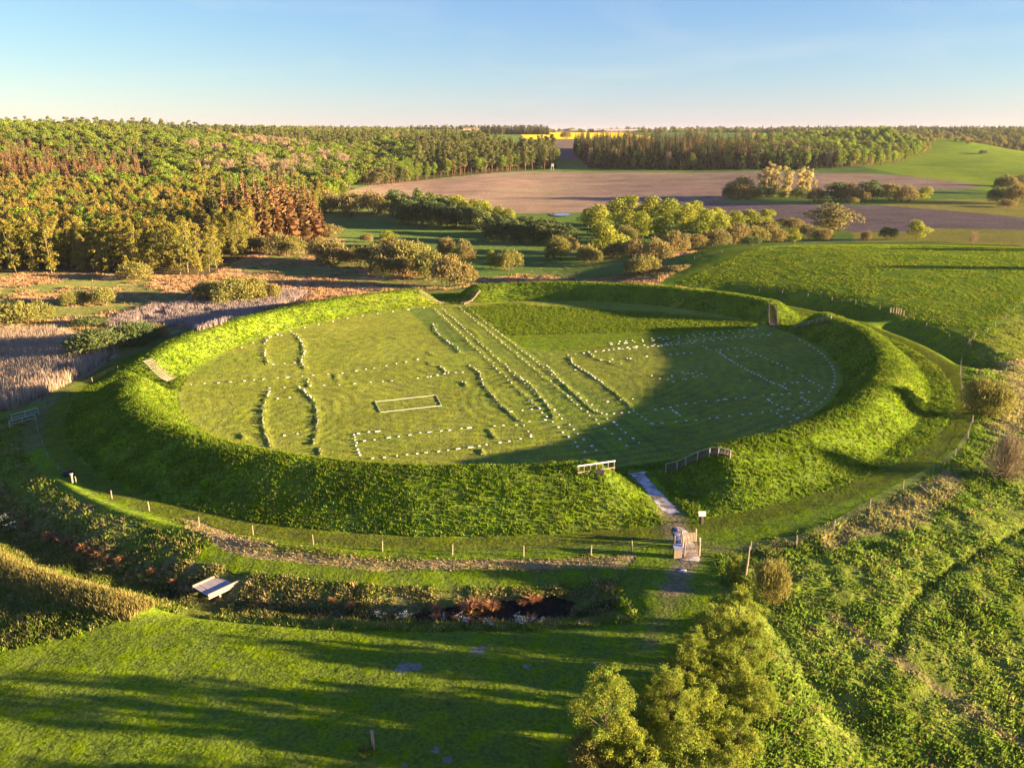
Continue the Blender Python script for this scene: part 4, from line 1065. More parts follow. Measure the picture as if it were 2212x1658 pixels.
G1, G2, G3 = "willow bushes in the marsh", "bushes in the valley meadow", "trees and bushes of the right valley thicket"
S = "shrub"
BUSHES = [
 # marsh at the left
 ("willow", 293, 607, 70, 38, "small olive willow bush beside the alder wood's edge", G1), ("willow", 150, 664, 34, 32, "leftmost of three joined willow bushes in the rusty marsh", G1),
 ("willow", 178, 660, 36, 30, "middle of three joined willow bushes in the rusty marsh", G1), ("willow", 222, 662, 58, 38, "largest and right of three joined willow bushes in the rusty marsh", G1),
 ("willow", 455, 650, 80, 40, "left lobe of the big willow clump beside the cattails", G1), ("willow", 505, 661, 95, 56, "middle lobe of the big willow clump beside the cattails", G1),
 ("willow", 545, 655, 80, 52, "right lobe of the big willow clump beside the cattails", G1), ("willow", 582, 650, 50, 38, "small right end of the big willow clump beside the cattails", G1),
 ("willow", 20, 714, 110, 56, "wide yellow-lit willow bush at the left picture edge", G1), ("willow", 82, 700, 80, 46, "yellow-lit willow bush just right of the one at the picture edge", G1),
 ("shade", 285, 752, 105, 54, "dark rounded bush in shadow behind the reeds, right one", G1), ("shade", 213, 774, 118, 58, "dark rounded bush in shadow behind the reeds, left one", G1),
 ("brownbush", 338, 733, 52, 34, "low brown bush beside the two dark shaded bushes", G1), ("shade", 195, 712, 80, 22, "low dark scrub behind the reeds", G1),
 # valley meadow
 ("olive", 598, 552, 60, 46, "olive bush in front of the brown spruces, left one", G2), ("willow", 632, 553, 60, 40, "olive bush in front of the brown spruces, right one", G2),
 ("brownbush", 706, 512, 68, 24, "low brown bush at the right foot of the brown spruces", G2), ("olive", 560, 548, 60, 34, "dark low bush at the foot of the brown spruces", G2),
 ("brownbush", 692, 568, 60, 50, "tall tan bush at the left of the meadow, left one", G2), ("brownbush", 724, 576, 70, 52, "tan bush at the left of the meadow, front one", G2), ("willow", 766, 572, 46, 38, "small willow bush at the right of the tan bushes", G2),
 ("olive", 800, 584, 74, 52, "left end of the long dark thicket behind the far gate", G2), ("olive", 838, 592, 80, 56, "second lobe of the long dark thicket behind the far gate", G2),
 ("willow", 885, 592, 90, 72, "tallest pale lobe of the long thicket behind the far gate", G2), ("willow", 930, 608, 80, 62, "front pale lobe of the long thicket behind the far gate", G2),
 ("brownbush", 968, 622, 90, 66, "large brown right lobe of the long thicket behind the far gate", G2), ("brownbush", 1008, 620, 56, 48, "small brown right end of the long thicket behind the far gate", G2), ("olive", 860, 600, 70, 42, "low dark front lobe of the long thicket behind the far gate", G2),
 ("brownbush", 966, 561, 46, 46, "pale tan bush of a pair standing in the green meadow", G2), ("olive", 1003, 564, 46, 42, "olive bush of a pair standing in the green meadow", G2),
 ("brownbush", 850, 545, 96, 24, "low brown scrub under the small yellow-green tree", G2), ("ytree", 840, 535, 40, 34, "small round yellow-green tree in the brown scrub", G2), ("brownbush", 792, 524, 28, 18, "tiny brown bush left of the small yellow-green tree", G2),
 ("ytree", 1060, 582, 24, 38, "slim bright green tree beside the round willow", G2), ("willow", 1100, 588, 62, 46, "round willow bush beside the slim bright green tree", G2),
 # middle clumps
 ("olive", 715, 462, 50, 44, "olive bush at the left end of the valley hedge", G2), ("olive", 760, 470, 56, 52, "second olive bush at the left end of the valley hedge", G2), ("brownbush", 808, 466, 60, 50, "brown-green bush between the valley hedge and the poplar belt", G2),
 ("olive", 690, 455, 44, 38, "low olive bush right of the brown spruces", G2), ("willow", 735, 452, 40, 34, "pale bush behind the valley hedge", G2),
 ("willow", 1208, 566, 58, 56, "pale willow at the near left corner of the valley thicket", G3), ("brownbush", 1232, 548, 40, 34, "brown bush beside the pale willow of the thicket corner", G3),
 ("willow", 1270, 571, 58, 42, "rounded willow in the thicket's front row", G3), ("ytree", 1308, 553, 76, 66, "rounded yellow-green sallow in the thicket's front row", G3), ("brownbush", 1330, 560, 60, 30, "low brown scrub under the rounded sallow", G3),
 ("willow", 1390, 594, 76, 40, "lone round willow in front of the thicket, on the rusty marsh", G3), ("brownbush", 1420, 562, 66, 44, "brown bush right of the lone round willow", G3), ("brownbush", 1372, 558, 50, 40, "brown bush behind the lone round willow", G3),
 ("willow", 1350, 530, 60, 40, "pale bush in the middle of the thicket", G3), ("brownbush", 1460, 548, 60, 46, "brown bush of the thicket's right front", G3), ("olive", 1500, 540, 60, 34, "dark bush where the thicket meets the domed pasture", G3),
 ("olive", 1545, 532, 64, 36, "olive bush along the pasture edge, second from the thicket", G3), ("brownbush", 1590, 528, 70, 44, "wide tan bush along the pasture edge", G3), ("willow", 1628, 526, 66, 40, "pale willow bush along the pasture edge", G3),
 ("shade", 1622, 532, 46, 22, "dark low bush at the pasture fence", G3), ("olive", 1668, 524, 60, 36, "olive bush left of the small yellow-green tree by the fence", G3), ("ytree", 1716, 529, 28, 32, "small yellow-green tree at the pasture fence", G3),
 ("brownbush", 1712, 500, 44, 26, "brown bush behind the small tree at the pasture fence", G3), ("olive", 1745, 518, 56, 32, "olive bush in front of the large pale willow tree", G3), ("brownbush", 1778, 522, 44, 28, "tan bush at the foot of the large pale willow tree", G3),
 ("btree", 1795, 512, 104, 60, "large broad pale willow tree at the right end of the thicket", G3), ("olive", 1700, 494, 50, 22, "dark bush at the edge of the ploughed field", G3), ("willow", 1650, 505, 56, 30, "pale bush in the back row along the pasture edge", G3), ("brownbush", 1560, 512, 60, 30, "brown bush in the back row along the pasture edge", G3),
 ("shade", 1918, 518, 40, 27, "dark low tree with a flat crown on the pasture fence line", G3), ("ytree", 1980, 519, 46, 40, "round green tree on the pasture fence line", G3), ("brownbush", 1872, 521, 24, 22, "small brown bush on the pasture fence line", G3), ("bare", 2102, 527, 20, 22, "little bare sapling on the pasture fence line", G3),
 # poplar island in the ploughed field and hedge at the right edge
 ("olive", 1600, 430, 66, 44, "dark bush at the left end of the island in the ploughed field", "island of trees in the ploughed field"), ("shade", 1580, 430, 40, 26, "low bush at the left tip of the island in the ploughed field", "island of trees in the ploughed field"),
 ("shade", 1650, 432, 50, 28, "dark scrub under the golden poplars", "island of trees in the ploughed field"), ("ytree", 1688, 432, 26, 22, "little bright green tree under the golden poplars", "island of trees in the ploughed field"), ("brownbush", 1620, 431, 40, 20, "brown scrub under the golden poplars", "island of trees in the ploughed field"),
 ("shade", 1725, 434, 40, 26, "dark scrub under the right golden poplar", "island of trees in the ploughed field"), ("brownbush", 1762, 437, 40, 28, "brown bush right of the golden poplars", "island of trees in the ploughed field"),
 ("stree", 1800, 438, 50, 40, "dark green tree in the middle of the island", "island of trees in the ploughed field"), ("brownbush", 1835, 438, 46, 38, "brown tree in the middle of the island", "island of trees in the ploughed field"), ("stree", 1880, 437, 60, 42, "dark green rounded tree of the island's right half", "island of trees in the ploughed field"),
 ("brownbush", 1860, 439, 40, 28, "brown bush in front of the island's dark tree", "island of trees in the ploughed field"), ("olive", 1925, 437, 56, 38, "olive tree of the island's right half", "island of trees in the ploughed field"), ("brownbush", 1955, 437, 46, 34, "brown bush of the island's right half", "island of trees in the ploughed field"), ("ytree", 1994, 434, 36, 28, "yellow-green tree at the right end of the island", "island of trees in the ploughed field"), ("willow", 1842, 440, 26, 14, "pale low bush at the front of the island", "island of trees in the ploughed field"),
 ("olive", 2172, 420, 50, 40, "olive tree in the clump at the right picture edge, back one", "clump at the right picture edge"), ("shade", 2158, 440, 50, 34, "dark rounded tree in the clump at the right picture edge", "clump at the right picture edge"), ("brownbush", 2196, 444, 56, 42, "pale brown bush in the clump at the right picture edge", "clump at the right picture edge"), ("olive", 2212, 405, 40, 26, "small tree behind the clump at the right picture edge", "clump at the right picture edge"), ("brownbush", 2176, 449, 40, 16, "low brown scrub in front of the clump at the right picture edge", "clump at the right picture edge"),
 ("shade", 1943 + 180, 334, 18, 9, "small dark lone bush in the bright green field", "bushes on the far right slope"), ("willow", 2084, 308, 16, 12, "pale round tree on the crest above the green field", "bushes on the far right slope"), ("shade", 2190, 318, 18, 7, "low dark bush far right in the green field", "bushes on the far right slope"),
]
for key, u, v, w_, h_, lab, grp in BUSHES:
    tree = "tree" in lab or key in ("stree", "ytree", "bare", "btree")
    put("small_tree" if tree else "bush", key, u, v, w_ * 1.14, h_ * 1.16, lab, "tree" if tree else "bush", grp)

for i, (u, v, w_, h_) in enumerate([(1648, 424, 62, 64), (1672, 426, 66, 70), (1700, 427, 56, 66), (1728, 428, 56, 70), (1746, 430, 44, 64), (1758, 432, 20, 46)]):
    put("poplar_tree", "poplar", u, v, w_ * .62, h_ * 1.05, ["tall golden poplar at the left of the row in the ploughed field", "second tall golden poplar from the left in the ploughed field", "middle golden poplar in the ploughed field", "fourth golden poplar in the ploughed field", "right hand tall golden poplar in the ploughed field", "thin golden poplar standing apart at the right of the row"][i], "tree", "golden poplars in the ploughed field")

# belts of trees across the valley: each one a tree
rows = [
 ("valley_tree", "stree", "dark green shaded tree in the long belt across the valley", "dark belt across the valley", [(850 + 26 * i + PR.uniform(-6, 6), 470 + 3.4 * i, 50, 56 + PR.uniform(-6, 8)) for i in range(6)] + [(872 + 27 * i, 486 + 2.2 * i, 48, 54) for i in range(7)]),
 ("sunlit_tree", "ytree", "yellow-green sunlit tree at the right end of the long belt across the valley", "sunlit end of the valley belt", [(985 + 22 * i + PR.uniform(-5, 5), 486 + 2.6 * i, 40, 62 - 3 * i) for i in range(6)] + [(900 + 24 * i, 462 + 3 * i, 36, 46) for i in range(7)]),
 ("valley_tree", "stree", "dark tree in the shorter dark belt in front of the small pond", "dark belt in front of the pond", [(1062 + 23 * i + PR.uniform(-5, 5), 522 + 1.6 * i, 46, 48 + PR.uniform(-5, 6)) for i in range(8)] + [(1075 + 24 * i, 508 + 2 * i, 44, 44) for i in range(6)]),
 ("sunlit_tree", "ytree", "bright yellow-green tree in the tall thicket right of the pond", "bright thicket right of the pond", [(1290, 500, 52, 56), (1330, 492, 56, 60), (1365, 488, 60, 62), (1400, 492, 62, 66), (1440, 500, 62, 68), (1480, 512, 62, 72), (1522, 524, 54, 70), (1556, 528, 50, 66), (1352, 512, 50, 58), (1388, 518, 50, 60), (1425, 524, 48, 54), (1590, 500, 46, 44), (1620, 494, 46, 40), (1650, 492, 44, 38), (1270, 492, 40, 40), (1500, 492, 52, 56), (1545, 500, 48, 50), (1310, 522, 50, 46)]),
]
for nm, key, lab, grp, L in rows:
    for u, v, w_, h_ in L: put(nm, key, u, v, w_ * 1.1, h_ * 1.1, lab, "tree", grp, back=.2)

# brown spruce grove
for u, v, w_, h_ in [(468, 520, 40, 118), (492, 528, 46, 128), (520, 532, 48, 120), (545, 536, 50, 126), (572, 534, 50, 130), (600, 530, 52, 136), (626, 528, 50, 134), (652, 522, 50, 122), (678, 516, 46, 100), (510, 510, 44, 118), (560, 512, 46, 128), (590, 508, 46, 128), (640, 506, 46, 118), (665, 502, 40, 98), (534, 500, 44, 118), (612, 496, 46, 118), (696, 512, 30, 56)]:
    put("spruce_tree", "spruce" if u < 475 else "deadspruce", u, v, w_ * 1.08, h_ * 1.14, "dark green spruce at the left end of the brown spruce grove" if u < 475 else "reddish brown withered spruce in the grove by the marsh", "tree", None if u < 475 else "brown spruces by the marsh", back=.1)
put("bare_tree", "alder", 436, 515, 50, 66, "pale open-branched tree standing above the alders, left of the brown spruces", "tree")
put("bright_tree", "bright", 62, 512, 76, 66, "bright green tree crown rising behind the front alders, left one", "tree", None)
put("bright_tree", "bright", 112, 510, 70, 60, "bright green tree crown rising behind the front alders, right one", "tree", None)
# bushes at the right-hand fence, the foreground hedge
put("bush", "nearolive", 2125, 902, 118, 94, "large rounded olive willow bush outside the right fence", "bush")
put("bush", "neartwig", 2168, 1046, 128, 108, "rounded brown bush of bare twigs below the right fence", "bush")
put("bush", "nearolive", 1660, 1305, 92, 112, "round yellow-green bush on the slope right of the picket gate", "bush", back=.3)
put("bush", "hedge", 1585, 1262, 60, 60, "dark green low scrub beside the gravel path, below the gate", "bush")
HB = [(1590, 1392, 112, 92, "hedge bush at the top of the foreground hedge"), (1545, 1440, 120, 108, "hedge bush just below the hedge top, on the lawn side"), (1612, 1470, 120, 104, "hedge bush below the hedge top, on the slope side"),
      (1478, 1520, 110, 100, "low hedge bush in the middle of the lawn side"), (1560, 1540, 130, 110, "hedge bush in the middle of the hedge"), (1625, 1575, 110, 90, "hedge bush in the middle of the slope side"), (1510, 1620, 140, 120, "hedge bush near the bottom picture edge"), (1420, 1620, 120, 110, "hedge bush between the two leafy trees"), (1590, 1660, 130, 100, "hedge bush at the bottom edge, on the slope side"), (1470, 1720, 150, 130, "lowest hedge bush, cut by the bottom picture edge"), (1370, 1720, 130, 120, "bottom hedge bush beside the leftmost tree"), (1560, 1760, 140, 110, "hedge bush mostly below the bottom picture edge")]
for u, v, w_, h_, lab in HB: put("bush", "hedge", u, v, w_ * 1.06, h_ * 1.1, "yellow-green leafy " + lab, "bush", "bushes of the foreground hedge")
put("leafy_tree", "neartree", 1300, 1700, 165, 245, "light leafy tree standing over the lawn, leftmost in the foreground hedge", "tree", None, var=0)
put("leafy_tree", "neartree", 1440, 1640, 130, 190, "light leafy tree with open top in the middle of the foreground hedge", "tree", None, var=1)
put("leafy_tree", "neartree", 1490, 1490, 90, 125, "smaller leafy tree at the lawn edge of the foreground hedge", "tree", None, var=1)
put("bush", "nearolive", 1270, 1700, 120, 110, "brownish bush under the leftmost foreground tree", "bush")

# unseen trees added below the picture edge, continuing the hedge, to shade the lawn
for x, y, h_, w_, lab in [(4.6, 39.0, 5.0, 5, "unseen leafy tree added below the bottom edge to shade the lawn"), (9.0, 40.0, 4.6, 5, "unseen leafy shade tree added below the bottom edge, behind the hedge"), (1.0, 34.0, 8, 6, "unseen leafy shade tree added nearest the camera"), (6.0, 35.0, 7.5, 6, "second unseen leafy shade tree added near the camera")]:
    plant("leafy_tree", "neartree", int(x) % 2, (x, y, Z(x, y) - .05), w_ / 6, h_ / 8, x, lab, "tree", "added shade trees below the picture")

# ------------------------------------------------------------------ woods: the largest trees are objects, the far rest one mass
def scatter_wood():
    pts = []
    rng = np.random.default_rng(5)
    y = 285.0
    while y < 2300:
        sp = 6.3 if y < 520 else (7.2 if y < 760 else (8.0 if y < 1000 else 10 + (y - 1000) * .012))
        xs = np.arange(-.70 * y, .70 * y, sp)
        x = xs + rng.uniform(-.42, .42, len(xs)) * sp; yy = y + rng.uniform(-.42, .42, len(xs)) * sp
        m = wood_mask(x, yy) > .5
        pts.append(np.stack([x[m], yy[m]], 1)); y += sp
    P = np.concatenate(pts); z = height(P[:, 0], P[:, 1])
    return np.concatenate([P, z[:, None]], 1)
WP = scatter_wood()
cp_, sp_ = math.cos(PITCH), math.sin(PITCH)
dep_ = WP[:, 1] * cp_ - (WP[:, 2] - CAM_Z) * sp_
WU = U0 + FPX * WP[:, 0] / dep_; WV = V0 - FPX * (WP[:, 1] * sp_ + (WP[:, 2] - CAM_Z) * cp_) / dep_
nz1 = fbm(WP[:, 0] / 32, WP[:, 1] / 32, 201, 2); nz2 = fbm(WP[:, 0] / 55 + 9, WP[:, 1] / 55, 202, 2); rn = np.random.default_rng(3).uniform(0, 1, len(WP))

SPEC = {  # key: (object name, group, label)
 "alder": ("alder_tree", "alders along the marsh edge of the left wood", "slim pale-trunked alder in the front rows of the left wood"),
 "young": ("young_tree", "orange-brown young trees of the left wood", "orange-brown young tree behind the alders of the left wood"),
 "broad": ("beech_tree", "green trees of the woods", "green broad-crowned tree in the woods behind the marsh and fields"),
 "bright": ("birch_tree", "bright green trees of the woods", "bright spring-green tree in the woods behind the marsh and fields"),
 "bare": ("larch_tree", "pinkish bare trees of the woods", "pinkish brown tree still bare of leaves in the woods"),
 "spruce": ("dark_spruce_tree", "dark spruces of the woods", "dark spruce with a pointed top in the woods"),  # spruces, same kind as the dark one at the brown grove
 "deadspruce": ("conifer_tree", "brownish conifers of the left wood", "brownish conifer on the slope of the left wood"),
 "pine": ("pine_tree", "pines of the woods", "pine with a bare lower trunk in the woods"),
 "olive": ("oak_tree", "olive trees of the woods", "olive-brown round tree in the woods"),
}
def choose(i):
    x, y, z = WP[i]; u, v = WU[i], WV[i]; a, b, r = nz1[i], nz2[i], rn[i]
    if x < -90 and y < 1000 and u < 900:
        d = min(y - 290, (-93 - .09 * (y - 300)) - x)
        if d < 26 and y < 480: return "alder", 15.5, 6.0
        if y < 470 and u > 400 and d < 60: return None
        if y < 545: return ("young", 10.5, 5.6) if r < .86 else (("bright", 12, 8) if r < .93 else ("broad", 12, 8))
        if u < 330 and 560 < y < 740: return ("deadspruce", 15, 6.4) if r < .72 + .3 * b else (("bright", 13, 9) if r < .92 else ("pine", 16, 7))
        if y < 640: return ("young", 12, 6.5) if r < .45 else (("olive", 11, 9) if r < .6 else (("broad", 14, 9.5) if a < .1 else ("bright", 14, 9.5)))
        if 400 < u < 760 and a > .12 and r < .7: return "bare", 15, 7.5
        if b > .25 and r < .6: return "bright", 16, 12.5
        if a < -.35 and r < .6: return "pine", 16, 8
        if r < .2: return "olive", 14, 11
        return "broad", 16, 13
    if y < 1330 and x < 60:
        if y > 1180 and b > -.1: return ("bright", 15, 11) if r < .5 else ("broad", 15, 11)
        if r < .42 + .3 * a: return "pine", 20, 8.5
        if r < .62: return "broad", 16, 10
        if r < .78: return "bright", 15, 8
        return "spruce", 19, 8
    if y < 1330 and x < 700:
        if x < 240:
            if r < .55: return "spruce", 25, 9
            if r < .68: return "deadspruce", 24, 9
            if r < .76: return "bare", 14, 6
            return ("broad", 15, 9) if r < .9 else ("bright", 14, 7)
        if x < 330: return ("spruce", 23, 8) if r < .25 else (("bright", 15, 8) if r < .6 else (("bare", 15, 8) if r < .7 else ("broad", 16, 9)))
        return ("bright", 15, 8.5) if r < .5 + .3 * a else (("olive", 13, 9) if r < .75 else ("broad", 15, 9))
    if y >= 1330 and x < 640: return ("olive", 13, 12) if r < .4 else (("broad", 14, 12) if r < .8 else ("spruce", 16, 8))
    return ("spruce", 17, 9) if r < .45 + .3 * b else (("olive", 13, 12) if r < .7 else ("broad", 14, 12))

order = np.argsort(WP[:, 1]); made = {}; far = []
LIMIT = {"alder": 150, "young": 260, "broad": 240, "bright": 150, "bare": 70, "spruce": 110, "deadspruce": 110, "pine": 120, "olive": 60}
for i in order:
    ch = choose(i)
    if ch is None: continue
    key, h_, w_ = ch
    u_ = WU[i]
    if u_ < -160 or u_ > 2372: continue
    nw, nh = NAT[key]; f = .8 + .42 * PR.random(); sx = w_ / nw * f * PR.uniform(.9, 1.12); sz = h_ / nh * f
    var = PR.randrange(12); rz = PR.uniform(0, 6.28)
    if made.get(key, 0) < LIMIT[key] and -30 < u_ < 2242 and WP[i, 1] < 1100:
        nm, grp, lab = SPEC[key]
        made[key] = made.get(key, 0) + 1
        plant(nm, key, var, tuple(WP[i] - [0, 0, .1]), sx, sz, rz, lab, "tree", grp)
    else:
        far.append((*WP[i], sx, sz, rz, key, var))
# trees and clumps beyond the fields, all small in the picture
rngf = np.random.default_rng(21)
def extra(x0, x1, y0, y1, n, keys, h0, w0):
    for _ in range(n):
        x, y = rngf.uniform(x0, x1), rngf.uniform(y0, y1); key = keys[rngf.integers(len(keys))]; nw, nh = NAT[key]; f = rngf.uniform(.75, 1.2)
        far.append((x, y, Z(x, y) - .1, w0 / nw * f, h0 / nh * f, rngf.uniform(0, 6.28), key, int(rngf.integers(12))))
extra(-420, -60, 1460, 1640, 300, ["broad", "bright", "olive"], 14, 13)
extra(-220, 75, 1780, 1900, 420, ["spruce", "pine"], 17, 9)
extra(85, 1250, 2160, 2330, 260, ["broad", "olive", "spruce"], 11, 15)
extra(-900, -200, 1500, 1900, 420, ["broad", "olive", "spruce"], 12, 14)
extra(300, 2200, 2300, 2700, 420, ["spruce", "broad", "pine"], 15, 16)
extra(1500, 4200, 4200, 5200, 420, ["spruce", "broad"], 17, 40)
extra(-2400, 1500, 4600, 5400, 300, ["spruce", "broad"], 14, 40)
extra(455, 640, 1060, 1240, 90, ["olive", "young", "brownbush"], 6, 7)
print("individual trees", made, "far", len(far))

def far_wood(name, rowsf, label):
    keys = sorted(set((r[6], r[7] % len(KINDS[r[6]])) for r in rowsf)); idx = {k: i for i, k in enumerate(keys)}
    coll = bpy.data.collections.new(name + "_kinds")
    for i, (k, v) in enumerate(keys):
        coll.objects.link(bpy.data.objects.new("woodtree_%03d" % i, KINDS[k][v][2]))
    P = np.array([r[:3] for r in rowsf]); me = bpy.data.meshes.new(name)
    me.vertices.add(len(P)); me.vertices.foreach_set("co", P.astype(np.float32).ravel())
    def attr(nm, tp, val):
        a = me.attributes.new(nm, tp, 'POINT')
        a.data.foreach_set("vector" if tp == 'FLOAT_VECTOR' else "value", np.asarray(val).ravel())
    attr("scl", 'FLOAT_VECTOR', np.array([(r[3], r[3], r[4]) for r in rowsf], np.float32))
    attr("rot", 'FLOAT_VECTOR', np.array([(0, 0, r[5]) for r in rowsf], np.float32))
    attr("pick", 'INT', np.array([idx[(r[6], r[7] % len(KINDS[r[6]]))] for r in rowsf], np.int32))
    o = link(name, me); tag(o, label, kind="stuff")
    ng = bpy.data.node_groups.new(name, 'GeometryNodeTree')
    ng.interface.new_socket("Geometry", in_out='INPUT', socket_type='NodeSocketGeometry'); ng.interface.new_socket("Geometry", in_out='OUTPUT', socket_type='NodeSocketGeometry')
    gi = ng.nodes.new("NodeGroupInput"); go = ng.nodes.new("NodeGroupOutput"); iop = ng.nodes.new("GeometryNodeInstanceOnPoints"); ci = ng.nodes.new("GeometryNodeCollectionInfo")
    ci.inputs["Collection"].default_value = coll; ci.inputs["Separate Children"].default_value = True; ci.inputs["Reset Children"].default_value = True
    iop.inputs["Pick Instance"].default_value = True
    def named(nm, dt):
        n = ng.nodes.new("GeometryNodeInputNamedAttribute"); n.data_type = dt; n.inputs["Name"].default_value = nm; return n.outputs[0]
    L = ng.links.new
    L(gi.outputs[0], iop.inputs["Points"]); L(ci.outputs[0], iop.inputs["Instance"])
    L(named("pick", 'INT'), iop.inputs["Instance Index"]); L(named("rot", 'FLOAT_VECTOR'), iop.inputs["Rotation"]); L(named("scl", 'FLOAT_VECTOR'), iop.inputs["Scale"])
    L(iop.outputs[0], go.inputs[0])
    md = o.modifiers.new("trees", 'NODES'); md.node_group = ng
    return o
far_wood("distant_woodland", far, "the far mass of the woods on the hills along the horizon")

# trees just outside the right picture edge whose long shadows cross the pasture
for x, y, h_, lab in [(172, 222, 11, "first"), (196, 258, 13, "second"), (205, 264, 12, "third"), (238, 300, 13, "fourth")]:
    plant("field_tree", "broad", PR.randrange(5), (x, y, Z(x, y)), h_ / 15 * .9, h_ / 15, PR.uniform(0, 6.28), "broad green tree in the hedge right of the domed pasture", "tree", "hedge trees right of the pasture")
lap('p4')
# ------------------------------------------------------------------ gravel path, pond
def strip(name, pts, widths, mat, lift, label, kind="structure", seg=.35, wob=.25):
    """a ribbon laid on the land with an uneven edge"""
    P = [np.array(p[:2], float) for p in pts]; L = []; W = []
    for i in range(len(P) - 1):
        n = max(2, int(np.hypot(*(P[i + 1] - P[i])) / seg))
        for k in range(n): L.append(P[i] + (P[i + 1] - P[i]) * k / n); W.append(widths[i] + (widths[i + 1] - widths[i]) * k / n)
    L.append(P[-1]); W.append(widths[-1]); L = np.array(L); W = np.array(W)
    L = np.stack([np.convolve(np.pad(L[:, k], 4, 'edge'), np.ones(9) / 9, 'valid') for k in (0, 1)], 1)
    T = np.gradient(L, axis=0); T /= np.linalg.norm(T, axis=1, keepdims=True); Nn = np.stack([-T[:, 1], T[:, 0]], 1)
    m = 7; rows = []
    rg = np.random.default_rng(4)
    for j in range(m):
        f = (j / (m - 1) * 2 - 1) * W / 2
        jit = rg.normal(0, wob * .5, len(L)) * (1 if j in (0, m - 1) else .12)
        rows.append(L + Nn * (f + jit)[:, None])
    G = np.stack(rows, 1); n = len(L)
    xy = G.reshape(-1, 2); z = height(xy[:, 0], xy[:, 1]) + lift
    e = np.tile(np.array([0.25] + [1] * (m - 2) + [0.25]), n); z = z - (1 - e) * lift * .9
    i = (np.arange(n - 1)[:, None] * m + np.arange(m - 1)[None, :]).ravel()
    F = np.stack([i, i + 1, i + m + 1, i + m], 1)
    o = link(name, mesh_np(name, np.column_stack([xy, z]), F, mat, smooth=True)); tag(o, label, kind=kind); return o

def gravel_mat():
    m, nt, nd, lk = new_mat("gravel")
    out = N(nd, "ShaderNodeOutputMaterial"); b = N(nd, "ShaderNodeBsdfDiffuse")
    tc = N(nd, "ShaderNodeTexCoord"); v = N(nd, "ShaderNodeTexVoronoi"); v.inputs["Scale"].default_value = 9.0; lk.new(tc.outputs["Object"], v.inputs["Vector"])
    n = N(nd, "ShaderNodeTexNoise"); n.inputs["Scale"].default_value = 1.1; n.inputs["Detail"].default_value = 4; lk.new(tc.outputs["Object"], n.inputs["Vector"])
    r = N(nd, "ShaderNodeValToRGB"); r.color_ramp.elements[0].position = .36; r.color_ramp.elements[0].color = (.26, .22, .16, 1); r.color_ramp.elements[1].position = .56; r.color_ramp.elements[1].color = (.60, .59, .57, 1)
    lk.new(n.outputs[0], r.inputs[0])
    mx = N(nd, "ShaderNodeMix", data_type='RGBA', blend_type='MULTIPLY'); mx.inputs[0].default_value = .4; lk.new(r.outputs[0], mx.inputs[6]); lk.new(v.outputs["Color"], mx.inputs[7])
    lk.new(mx.outputs[2], b.inputs["Color"])
    bp = N(nd, "ShaderNodeBump"); bp.inputs["Strength"].default_value = .7; bp.inputs["Distance"].default_value = .05; lk.new(v.outputs["Distance"], bp.inputs["Height"]); lk.new(bp.outputs[0], b.inputs["Normal"])
    lk.new(b.outputs[0], out.inputs["Surface"]); return m
GRAVEL = gravel_mat()
pp = at([(1372,1018),(1382,1028),(1410,1060),(1440,1095),(1458,1113)])
strip("gravel_path", pp, [2.6, 1.5, 1.5, 1.6, 1.5], GRAVEL, .05, "pale gravel path cutting through the front gate of the rampart")
pp = at([(1464,1135),(1470,1150),(1480,1172),(1492,1200),(1490,1216)])
strip("gravel_path", pp, [.7, 1.3, 1.5, 1.9, 1.9], GRAVEL, .05, "pale gravel path running under the two picket gates")
pp = at([(1480,1224),(1468,1240)])
strip("gravel_path", pp, [.7, .6], GRAVEL, .05, "small patch of pale gravel on the grass below the gates", wob=.35)

# pond
pc = at([(1213, 464)])[0]
ang = np.linspace(0, 2 * np.pi, 40, endpoint=False)
kx = 19 / px_per_m(pc)
def ellipse_sheet(name, sx, sy, z, mat, label, ring=None):
    V = [(pc[0], pc[1], z)] + [(pc[0] + sx * math.cos(t) * (1 + .06 * math.sin(3 * t)), pc[1] + sy * math.sin(t), z) for t in ang]
    me = bpy.data.meshes.new(name); me.from_pydata(V, [], [(0, i + 1, (i + 1) % 40 + 1) for i in range(40)]); me.materials.append(mat); me.update()
    o = link(name, me); tag(o, label, kind="structure"); return o
zs = float(height(pc[0] + kx * 1.3 * np.cos(ang), pc[1] + kx * 1.9 * np.sin(ang)).max())
ellipse_sheet("mud", kx * 1.35, kx * 2.4, zs + .05, plain_mat("mud", (.10, .075, .05), .9), "brown mud rim of the small pond in the fields")
wm, nt, nd, lk = new_mat("water"); o_ = N(nd, "ShaderNodeOutputMaterial"); b_ = N(nd, "ShaderNodeBsdfPrincipled")
b_.inputs["Base Color"].default_value = (.02, .03, .03, 1); b_.inputs["Roughness"].default_value = .04; lk.new(b_.outputs[0], o_.inputs["Surface"])
ellipse_sheet("pond", kx, kx * 1.5, zs + .12, wm, "small pond reflecting the pale sky in the fields")

